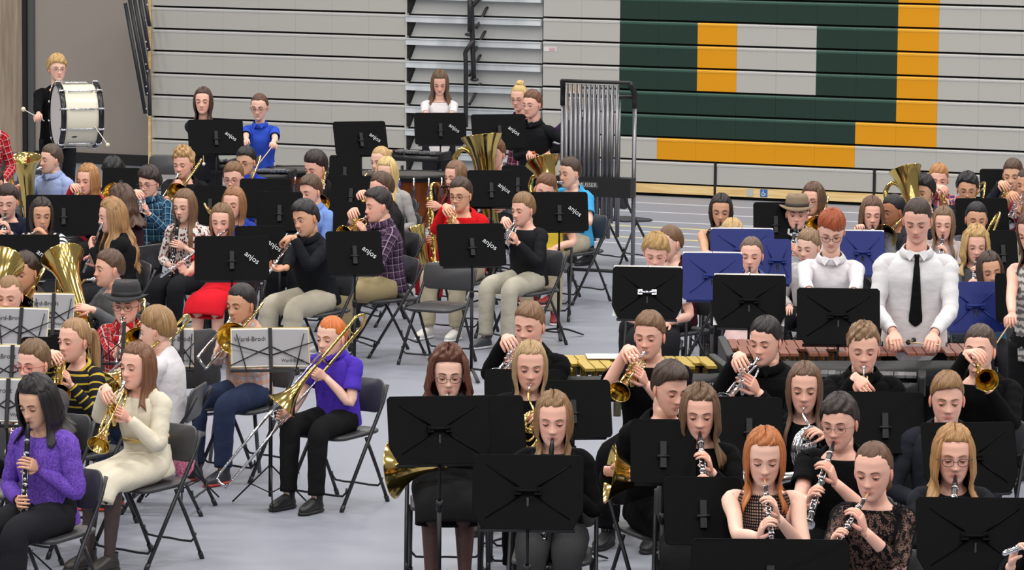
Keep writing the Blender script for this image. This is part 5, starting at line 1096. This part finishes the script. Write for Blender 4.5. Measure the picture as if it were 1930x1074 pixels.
P('person in fuzzy purple sweater with black shoulder-length hair', 70, 711, 806, .93, yaw=32, pitch=20, sex='f', skin='olive', hair=('long', (30, 24, 26), dict(L=.19, wave=.6, w=.024, flare_=.025, f0=54)), shirt=('knit', (84, 52, 150), (128, 96, 196)), sleeve='full', inst=('clarinet', 'brass', 42, 1052))
P('person in orange and blue check shirt and jeans', 455, 533, 617, .88, yaw=38, pitch=6, skin='tan', hair=('crew', (36, 30, 30), dict(vol=.010)), shirt=('plaid', (196, 192, 196), (222, 150, 100), (120, 160, 190)), neck='collar', sleeve='tq', pants=JN, shoes=((50, 50, 56), (190, 60, 50)), inst=('trombone_short', 'brass', 380, 684))
P('person with orange crew cut in purple polo', 625, 596, 679, .80, yaw=36, pitch=4, skin='fair', hair=('crew', (206, 110, 48)), shirt=('plain', (84, 58, 190)), neck='collar', sleeve='short', pants=(26, 26, 28), shoes=((30, 30, 32), None), inst=('trombone', 'brass', 398, 934), hc=.985)
# young band at the right
P('person with tousled blond hair in white shirt, head bowed', 1236, 441, 512, .90, yaw=5, pitch=20, skin='pink', hair=('mop', (178, 142, 90), dict(bangs=6)), shirt=('plain', (226, 224, 226)), sleeve='short', pants=(30, 30, 33))
P('person with cropped brown hair behind the blond one', 1263, 427, 490, .88, yaw=55, skin='fair', hair=('crew', (110, 80, 56)), shirt=('plain', (60, 24, 34)))
P('person with long black hair in sleeveless black top', 1359, 369, 426, .92, yaw=5, pitch=10, sex='f', skin='tan', hair=('long', (40, 32, 32), dict(L=.26, f0=56)), sleeve='none', neck='tank', inst=('clarinet', 'brass', 1357, 500))
P('person with long blond hair looking down at a clarinet', 1380, 414, 477, .86, yaw=3, pitch=14, sex='f', skin='fair', hair=('long', (196, 164, 116), dict(L=.26)), shirt=('plain', (150, 120, 110)), inst=('clarinet', 'brass', 1380, 560))
P('person with hair pulled up in denim blue and pink skirt', 1416, 447, 516, .86, yaw=10, pitch=6, sex='f', skin='pink', hair=('updo', (110, 88, 74)), shirt=('plain', (84, 104, 160)), skirt=('plain', (216, 186, 184)), tights=(200, 190, 190), inst=('clarinet', 'brass', 1404, 600))
P('person in brown fedora, white shirt and black bow tie', 1502, 372, 435, .92, yaw=5, pitch=4, skin='pink', hair=('short', (120, 84, 56)), hat=((132, 112, 90), -4, (56, 46, 42)), tie='bow', shirt=('plain', (228, 228, 232)), neck='collar', inst=('clarinet', 'brass', 1472, 552))
P('person in dark top and glasses behind the brown hat', 1533, 350, 402, .92, yaw=28, sex='f', skin='pink', hair=('bob', (96, 70, 54)), glasses=(70, 50, 50), inst=('trombone', 'brass', 1500, 490))
P('small person glimpsed behind the redhead', 1524, 440, 494, .80, yaw=30, hair=('short', (140, 112, 84)), shirt=('plain', (200, 196, 196)))
P('person with brown hair raising a hand to the face', 1643, 370, 438, .90, yaw=0, sex='f', skin='pink', hair=('bob', (104, 76, 58), dict(f0=50)), shirt=('plain', (110, 110, 114)), inst=('clarinet', 'brass', 1650, 500, dict(free='R')), hands=[(1622, 422, 1.05), None])
P('person with slick black hair in profile behind the tie', 1684, 367, 430, .88, yaw=60, skin='brown', hair=('crew', (24, 22, 24), dict(vol=.010)), shirt=('plain', (60, 60, 66)), inst=('trombone', 'brass', 1600, 500))
P('person with black fringe beside the tuba bell', 1740, 333, 390, .92, yaw=32, skin='olive', hair=('mop', (32, 28, 30), dict(bangs=2)), shirt=('plain', (60, 64, 84)), inst=('euphonium_tall', 'brass', 1706, 320))
P('person with ginger hair and orange plaid collar', 1769, 312, 366, .90, yaw=5, skin='pink', hair=('short', (178, 126, 76)), shirt=('plaid', (70, 60, 110), (200, 84, 50), (220, 220, 230)), neck='collar', inst=('trumpet', 'brass', 1792, 398))
P('person with black bowl cut and thin glasses', 1823, 326, 389, .92, yaw=5, skin='tan', hair=('mop', (26, 24, 26), dict(bangs=0, back=116, side=90)), glasses=(150, 120, 110), shirt=('plain', (40, 42, 54)), inst=('trombone_short', 'brass', 1815, 470))
P('person with black hair hidden to the brow', 1840, 385, 442, .86, yaw=0, skin='tan', hair=('crew', (24, 22, 24), dict(vol=.012)), shirt=('plain', (80, 80, 90)), inst=('trombone', 'brass', 1800, 560))
P('person with light brown hair left of the tie', 1778, 392, 452, .86, yaw=8, sex='f', skin='pink', hair=('long', (122, 96, 72), dict(L=.24)), shirt=('plain', (190, 176, 176)), inst=('clarinet', 'brass', 1770, 520))
HEADOBJ.pop('x', None)
P('person with blond waves in grey cardigan', 1839, 425, 500, .90, yaw=0, pitch=10, sex='f', skin='pink', hair=('long', (192, 158, 104), dict(L=.22, wave=1.2, w=.024, flare_=.03)), shirt=('plain', (90, 90, 94)), inst=('clarinet', 'brass', 1832, 560))
P('person with dark brown hair beside the blue stand', 1866, 481, 540, .86, yaw=-5, roll=-8, sex='f', skin='tan', hair=('long', (66, 50, 42), dict(L=.22)), shirt=('plain', (60, 110, 130)), inst=('clarinet', 'brass', 1850, 620))
P('person in dark jacket with a brushed crew cut near the right edge', 1909, 301, 361, .94, yaw=18, skin='olive', hair=('quiff', (84, 62, 48), dict(quiff=.008)), shirt=('plain', (38, 42, 52)), inst=('trumpet', 'brass', 1884, 392))
P('person in maroon shirt at the right edge', 1934, 316, 378, .92, yaw=25, skin='tan', hair=('crew', (64, 48, 40)), shirt=('plain', (128, 36, 56)), sleeve='short', inst=('trumpet', 'silver', 1900, 420))
P('person in cream and mint top at the right edge', 1946, 372, 436, .88, yaw=10, sex='f', hair=('long', (120, 92, 66)), shirt=('plain', (214, 206, 190)))
P('standing person in sleeveless grey print top', 1946, 396, 478, .97, yaw=35, pitch=22, sex='f', skin='pink', hair=('long', (88, 64, 50), dict(L=.34)), stand_=True, sleeve='none', neck='tank', shirt=('zigzag', (196, 194, 190), (110, 108, 108)), pants=(24, 24, 26), hands=[(1903, 636, .98), (1960, 640, .98)])
# standing at the marimba
P('redheaded person in white shirt and glasses, head bowed', 1567, 393, 478, .93, yaw=5, pitch=26, skin='fair', hair=('short', (158, 78, 44), dict(bangs=10, vol=.018, side=86, top=.014, sweep=.25)), glasses=(50, 40, 44), stand_=True, shirt=('plain', (226, 222, 226)), neck='collar', pants=(30, 30, 34), hands=[(1540, 650, .97), (1600, 650, .97)], fat=.92)
P('tall person in white shirt and long black necktie', 1729, 371, 460, 1.04, yaw=4, hyaw=8, pitch=20, skin='pink', hair=('crew', (62, 48, 42), dict(vol=.008)), stand_=True, shirt=('plain', (228, 226, 228)), neck='collar', tie='long', pants=(26, 26, 28), hands=[(1686, 640, .99), (1757, 642, .99)], fat=1.06, sleeve='long')
# senior band in black, front right
S = dict(shirt=blk(), pants=(13, 13, 16))
P('person in black with a short-sided brushed top, upper left of the seniors', 998, 575, 657, 1.0, yaw=22, pitch=6, skin='pink', hair=('quiff', (128, 96, 70), dict(quiff=.012)), inst=('trumpet', 'silver', 938, 712), neck='collar', **S)
P('person with round glasses, auburn curls and sheer tights', 845, 659, 754, .96, yaw=-2, pitch=6, sex='f', skin='fair', hair=('curly', (92, 52, 38), dict(L=.15, wave=1.6, w=.030, flare_=.03, f0=56)), glasses=(60, 46, 44), inst=('horn', 'brass', 738, 890), skirt=('plain', (26, 26, 28)), tights=(66, 48, 46), eyes='down', shirt=blk())
P('person with long streaked blond hair and a horn', 999, 645, 737, .96, yaw=-2, pitch=8, sex='f', skin='pink', hair=('long', (176, 146, 106), dict(L=.26, f0=58)), inst=('horn', 'brass', 892, 890), **S)
P('person with wavy light brown hair behind the foremost stand', 1043, 738, 843, .95, yaw=3, pitch=10, sex='f', skin='pink', hair=('long', (136, 104, 72), dict(L=.28, wave=.7, f0=54)), inst=('clarinet', 'brass', 1021, 1062), sleeve='long', neck='scoop', shirt=blk(), pants=(48, 48, 50))
P('person in black tee with a gold trumpet and gold pendant', 1224, 589, 679, 1.0, yaw=18, pitch=6, skin='pink', hair=('short', (122, 92, 66), dict(quiff=.010)), inst=('trumpet', 'brass', 1168, 738), sleeve='short', neck='v', **S)
P('person in black jacket with swept-back dark hair facing right', 1262, 681, 786, 1.02, yaw=-28, pitch=14, skin='pink', hair=('quiff', (66, 50, 42), dict(quiff=.026, vol=.012)), inst=('horn', 'brass', 1150, 892), **S)
P('heavyset person in black with a silver trumpet and wristwatch', 1443, 594, 696, 1.03, yaw=28, pitch=8, skin='pink', hair=('short', (42, 36, 36)), inst=('trumpet', 'silver', 1366, 758), fat=1.14, neck='collar', **S)
P('person with long straight brown hair and a silver horn', 1516, 682, 784, .97, yaw=5, pitch=6, sex='f', skin='pink', hair=('long', (106, 80, 62), dict(L=.30, f0=56)), inst=('horn', 'silver', None, None), **S)
P('person with curly light brown hair in front of the silver bars', 1627, 612, 706, 1.0, yaw=2, pitch=8, skin='pink', hair=('short', (140, 112, 84), dict(vol=.016, wave=.8, top=.014)), inst=('trumpet', 'brass', 1632, 832), neck='collar', **S)
P('person in black pointing a gold bell at the viewer', 1846, 617, 706, 1.0, yaw=22, pitch=-4, skin='pink', hair=('short', (74, 60, 50)), inst=('trumpet', 'brass', 1860, 716), **S)
P('person with a golden-brown quiff and no instrument in view', 1785, 707, 800, .98, yaw=2, pitch=8, skin='pink', hair=('quiff', (140, 104, 68), dict(quiff=.014)), shirt=('plain', (40, 42, 50)), pants=(13, 13, 16))
P('person with brown shoulder waves and eyes closed', 1319, 725, 832, .98, yaw=2, pitch=10, sex='f', skin='pink', eyes='down', hair=('long', (108, 82, 60), dict(L=.24, wave=1.0, flare_=.02, w=.018)), inst=('clarinet', 'brass', 1330, 960), sleeve='long', neck='scoop', skirt=('plain', (26, 26, 28)), shirt=blk())
P('person with copper hair in sleeveless mesh-yoke dress', 1441, 802, 922, .97, yaw=2, pitch=14, sex='f', skin='fair', eyes='down', hair=('long', (178, 108, 60), dict(L=.24, wave=.5, w=.015, f0=56)), inst=('oboe', 'brass', 1456, 1028), sleeve='none', neck='tank', shirt=('yoke', (20, 19, 21)), skirt=('plain', (26, 26, 28)))
P('person with side-swept dark fringe and wire glasses', 1582, 740, 854, .97, yaw=22, pitch=10, skin='pink', hair=('mop', (52, 42, 40), dict(bangs=4, side=88, back=116, vol=.014)), glasses=(120, 110, 104), inst=('clarinet', 'brass', 1524, 985), sleeve='short', **S)
P('person in black lace with a low bun', 1646, 829, 950, .97, yaw=20, pitch=10, sex='f', skin='pink', hair=('pony', (98, 68, 50), dict(L=.10)), inst=('oboe', 'brass', 1566, 1046), shirt=('lace', (18, 17, 19), (112, 88, 78)), sleeve='tq', neck='scoop', pants=(13, 13, 16))
P('person with glasses and long honey hair at the lower right', 1797, 797, 921, .97, yaw=0, pitch=8, sex='f', skin='pink', hair=('long', (170, 128, 82), dict(L=.38, wave=.6, flare_=.04, w=.018)), glasses=(60, 44, 48), inst=('clarinet', 'brass', 1792, 1060), shirt=('plain', (34, 36, 42)), pants=(13, 13, 16))
P('person beyond the right edge with a silver flute', 1992, 900, 1015, .96, yaw=0, sex='f', hair=('long', BR), inst=('flute', 'silver', 1893, 1043), **S)
# gold belt on the cream dress, watch, suspenders strap, pendant, vest, camera-side details
def on(who, p): return ap(HEADOBJ[who]['Mr'], p)
def root_of(who):
    for o in COL.objects:
        if o.get('label') == who: return o
wv = 'person in cream knit dress with gold belt'; r_ = root_of(wv); P0_ = HEADOBJ[wv]['P0']
m = MB(); lathe(m, P0_+A3(0, -.012, .155), (0, -.05, 1), [(-.010, .122), (-.009, .128), (.009, .128), (.010, .122)], 30); part('belt', m, plain('gold_belt', (200, 172, 110), .35, .6), r_)
wv = 'person in white sleeves and grey vest looking down'; r_ = root_of(wv); N_ = HEADOBJ[wv]['N']; P0_ = HEADOBJ[wv]['P0']
m = MB(); tube(m, [P0_+A3(0, 0, .02), P0_+A3(0, 0, .15), P0_+A3(0, -.01, .30), P0_+A3(0, -.01, .38), P0_+A3(0, -.01, .43)], [(.178, .140), (.156, .118), (.168, .136), (.168, .118), (.125, .092)], 28, ref=(0, -1, 0), sub=3, sq=2.3, cap=(0, 0), stw=.15); part('vest', m, cloth((122, 122, 126), 'knit', (96, 96, 100)), r_)
wv = 'heavyset person in black with a silver trumpet and wristwatch'; r_ = root_of(wv); H_ = HEADOBJ[wv]; w_, y_ = H_['wr'][1]
m = MB(); lathe(m, w_-y_*.02, y_, [(-.012, .027), (-.010, .031), (.010, .031), (.012, .027)], 16); part('wristwatch', m, CHROME(), r_)
wv = 'person in black tee with a gold trumpet and gold pendant'; r_ = root_of(wv); N_ = HEADOBJ[wv]['N']; m = MB(); ball(m, N_+A3(0, -.125, -.07), (.008, .005, .018), 8, 6); part('pendant', m, BRASS(), r_)
wv = 'person with copper hair in sleeveless mesh-yoke dress'; r_ = root_of(wv); N_ = HEADOBJ[wv]['N']
wv2 = 'person in black shirt and khakis leaning over a flute'
# mallets and sticks held by the standing players
mallet('person in black carrying the cream bass drum', 0, G(44, 206, 1.20), 'drum mallet in the hand left of the bass drum', (226, 216, 190), (220, 214, 200), .024)
mallet('person in black carrying the cream bass drum', 1, G(203, 273, .95), 'drum mallet at the lower right of the bass drum', (226, 216, 190), (220, 214, 200), .020)
mallet('person in royal blue polo shirt and glasses', 1, G(485, 312, .90), 'mallet held over the bells by the blue polo player, farther from the black stand', (150, 150, 160))
mallet('person in royal blue polo shirt and glasses', 0, G(448, 318, .90), 'mallet held over the bells by the blue polo player, nearer the black stand', (150, 150, 160))
mallet('smiling person in black behind a lettered stand', 0, G(384, 309, .90), 'thin pale mallet below the smiling player in black', (230, 230, 226))
mallet('tall person in white shirt and long black necktie', 0, G(1722, 641, .96), 'wooden mallet with dark head held level, left of the pair', (40, 38, 40))
mallet('tall person in white shirt and long black necktie', 1, G(1712, 645, .96), 'wooden mallet with dark head held level, right of the pair', (40, 38, 40))
mallet('standing person in sleeveless grey print top', 0, G(1868, 662, .92), 'wooden drumstick at the right edge above the marimba end', None, (186, 150, 110))
mallet('person in black shirt and rimless glasses turned left', 1, G(1006, 288, 1.06), 'orange-headed mallet beside the tubular bells', (214, 92, 44))
# ---------------- stands ----------------
GS = 'black lettered music stands of the school band'
for (x, y, h, w, yaw, l) in ((407, 257, 1.22, .50, -12, 'black lettered stand in front of the smiling player'), (680, 260, 1.2, .50, -20, 'black lettered stand alone before the grey bleachers'), (830, 242, 1.13, .50, -8, 'black lettered stand in front of the grey vest'),
        (941, 247, 1.30, .50, -14, 'black lettered stand in front of the maroon plaid player'), (926, 355, 1.0, .40, -5, 'black lettered stand below the tuba player'), (1054, 398, 1.0, .46, -6, 'black lettered stand in front of the cyan polo'),
        (889, 461, .98, .50, -14, 'black lettered stand in front of the red shirt'), (668, 476, .98, .40, -12, 'black lettered stand in front of the plum plaid shirt'), (437, 486, .98, .52, -5, 'black lettered stand above the red skirt'),
        (492, 464, .86, .38, -10, 'black lettered stand behind the one above the red skirt'), (48, 483, .96, .48, -8, 'black lettered stand at the left edge by the striped sweater')):
    stand(x, y, h, yaw, 'text', w, l, GS)
GP = 'plain black music stands'
for (x, y, h, w, yaw, l) in ((527, 398, .98, .36, 0, 'plain black stand left of the light blue shirt'), (500, 372, 1.0, .42, 0, 'plain black stand beside the reddish-haired player'), (120, 404, .98, .58, -6, 'wide plain black stand above the striped sweater'),
        (196, 412, .94, .30, -8, 'small plain black stand beside the long light brown waves'), (228, 350, .96, .32, 0, 'plain black stand hiding the black fringe'), (396, 386, .98, .26, 0, 'plain black stand right of the floral blouse'),
        (662, 366, .98, .34, 5, 'plain black stand left of the grey sweater'), (664, 418, .96, .30, 0, 'plain black stand with white sheet edge behind the trumpet'), (650, 325, .96, .28, 0, 'plain black stand near the middle timpani'),
        (976, 345, .95, .28, 0, 'plain black stand under the raised euphonium bell'), (1462, 419, 1.02, .34, 0, 'plain black stand left of the brown fedora'), (1852, 410, 1.0, .42, -8, 'plain black stand behind the blond waves'),
        (1890, 474, .98, .22, -5, 'small plain black stand right of the blond waves'), (1880, 352, .98, .30, 0, 'plain black stand under the dark jacket at the right'), (1936, 561, 1.06, .40, 0, 'plain black stand at the right edge before the print top')):
    stand(x, y, h, yaw, 'plain', w, l, GP)
GRB = 'black stands with cross-ribbed desks'
stand(1220, 552, 1.02, 4, 'ribbed', .45, 'ribbed stand with chrome bracket in front of the bowed blond head', GRB, sheets=True)
stand(1412, 568, 1.02, 4, 'ribbed', .46, 'ribbed black stand above the pink skirt', GRB, sheets=True)
stand(1580, 596, 1.12, 2, 'ribbed', .49, 'ribbed black stand in front of the bowed redhead', GRB)
GB = 'blue music stands of the young band'
for (x, y, h, w, yaw, l) in ((1343, 521, .98, .41, 0, 'blue stand behind the chrome-bracket stand'), (1399, 473, .98, .46, 0, 'blue stand in front of the sleeveless black top'), (1626, 477, .98, .32, 0, 'blue stand left of the tall necktie wearer'), (1838, 578, .98, .40, -10, 'blue stand right of the tall necktie wearer'), (1465, 493, .96, .2, 0, 'narrow blue stand left of the bow tie')):
    stand(x, y, h, yaw, 'blue', w, l, GB, sheets=(w > .3 and x < 1700))
GSN = 'black ribbed stands of the senior band'
for (x, y, h, w, yaw, l, kd, sh) in ((828, 810, 1.0, .51, -10, 'black stand above the sheer tights', 'ribbed', False), (905, 804, .98, .46, -12, 'black stand tucked behind the one above the sheer tights', 'plain', False), (995, 927, .98, .50, 2, 'foremost ribbed black stand left of centre', 'ribbed', False),
        (985, 748, .85, .42, -4, 'black stand behind the streaked blond hair', 'plain', False), (1080, 770, .85, .42, -8, 'black stand right of the streaked blond hair', 'plain', False), (1250, 850, .95, .32, 0, 'black stand below the swept-back dark hair', 'plain', False),
        (1412, 806, .98, .34, 0, 'black stand below the silver trumpet', 'plain', False), (1325, 962, .84, .36, -3, 'black stand in front of the shoulder waves', 'plain', False), (1452, 1088, .95, .64, 0, 'black stand at the bottom edge under the copper hair', 'plain', False),
        (1668, 796, 1.0, .40, 0, 'wide black stand below the curly light brown hair', 'plain', False), (1828, 862, 1.0, .46, -8, 'ribbed black stand below the golden-brown quiff', 'ribbed', False), (1838, 1012, .98, .50, 0, 'large ribbed black stand in the lower right corner', 'ribbed', False)):
    stand(x, y, h, yaw, kd, w, l, GSN, sheets=sh)
GW = 'folding wire stands holding open music books'
for (x, y, h, w, yaw, l) in ((510, 660, .92, .47, -8, 'wire stand with a manila book by the purple polo'), (38, 620, .92, .34, 5, 'wire stand with a book before the sandy crew cut'), (22, 694, .92, .30, 0, 'wire stand with a book by the red-rimmed glasses'),
        (14, 760, .92, .30, 0, 'lowest wire stand with a book at the left edge'), (100, 592, .94, .26, 0, 'wire stand with a grey page by the gold euphonium'), (232, 648, .90, .24, 4, 'wire stand under the black fedora'), (343, 660, .90, .14, -6, 'wire stand behind the white sweater')):
    stand(x, y, h, yaw, 'wire', w, l, GW, sheets=('fedora' not in l))
stand(92, 686, .92, -4, 'plain', .32, 'black stand with grey page below the gold euphonium', GP)
# ---------------- empty chairs and small things ----------------
def chair_at(px, py, yaw, label, kind='folding'): p = G(px, py, .44); return chair(p[0], p[1], yaw, label, 'empty chairs', kind)
chair_at(828, 574, 27, 'empty black folding chair in the middle of the floor')
chair_at(388, 758, -38, 'grey-legged band chair beside the white sweater', 'band')
chair_at(1176, 410, -130, 'black folding chair behind the tubular bells')
chair_at(20, 345, 10, 'empty dark chair behind the left edge players'); chair_at(316, 350, 5, 'empty dark chair behind the sandy curls'); chair_at(70, 350, 5, 'empty dark chair beside the pale blue shirt')
chair_at(12, 915, 38, 'black folding chair cut by the left edge')
p = G(338, 868, .50); t = thing('bag', 'pink sequined bag on a black folding chair', 'bag', tr(p))
m = MB(); tube(m, [A3(-.02, 0, -.06), A3(0, 0, -.03), A3(0, 0, .05), A3(.0, 0, .09)], [(.05, .04), (.08, .06), (.075, .055), (.04, .03)], 16, ref=(0, -1, 0), sub=3); part('pouch', m, cloth((206, 60, 110), 'knit', (240, 190, 210)), t)
m = MB(); tube(m, [A3(-.05, 0, .08), A3(-.04, 0, .15), A3(.04, 0, .15), A3(.05, 0, .08)], .006, 6, sub=3); part('strap', m, plain('strap_dark', (50, 30, 40), .6), t)
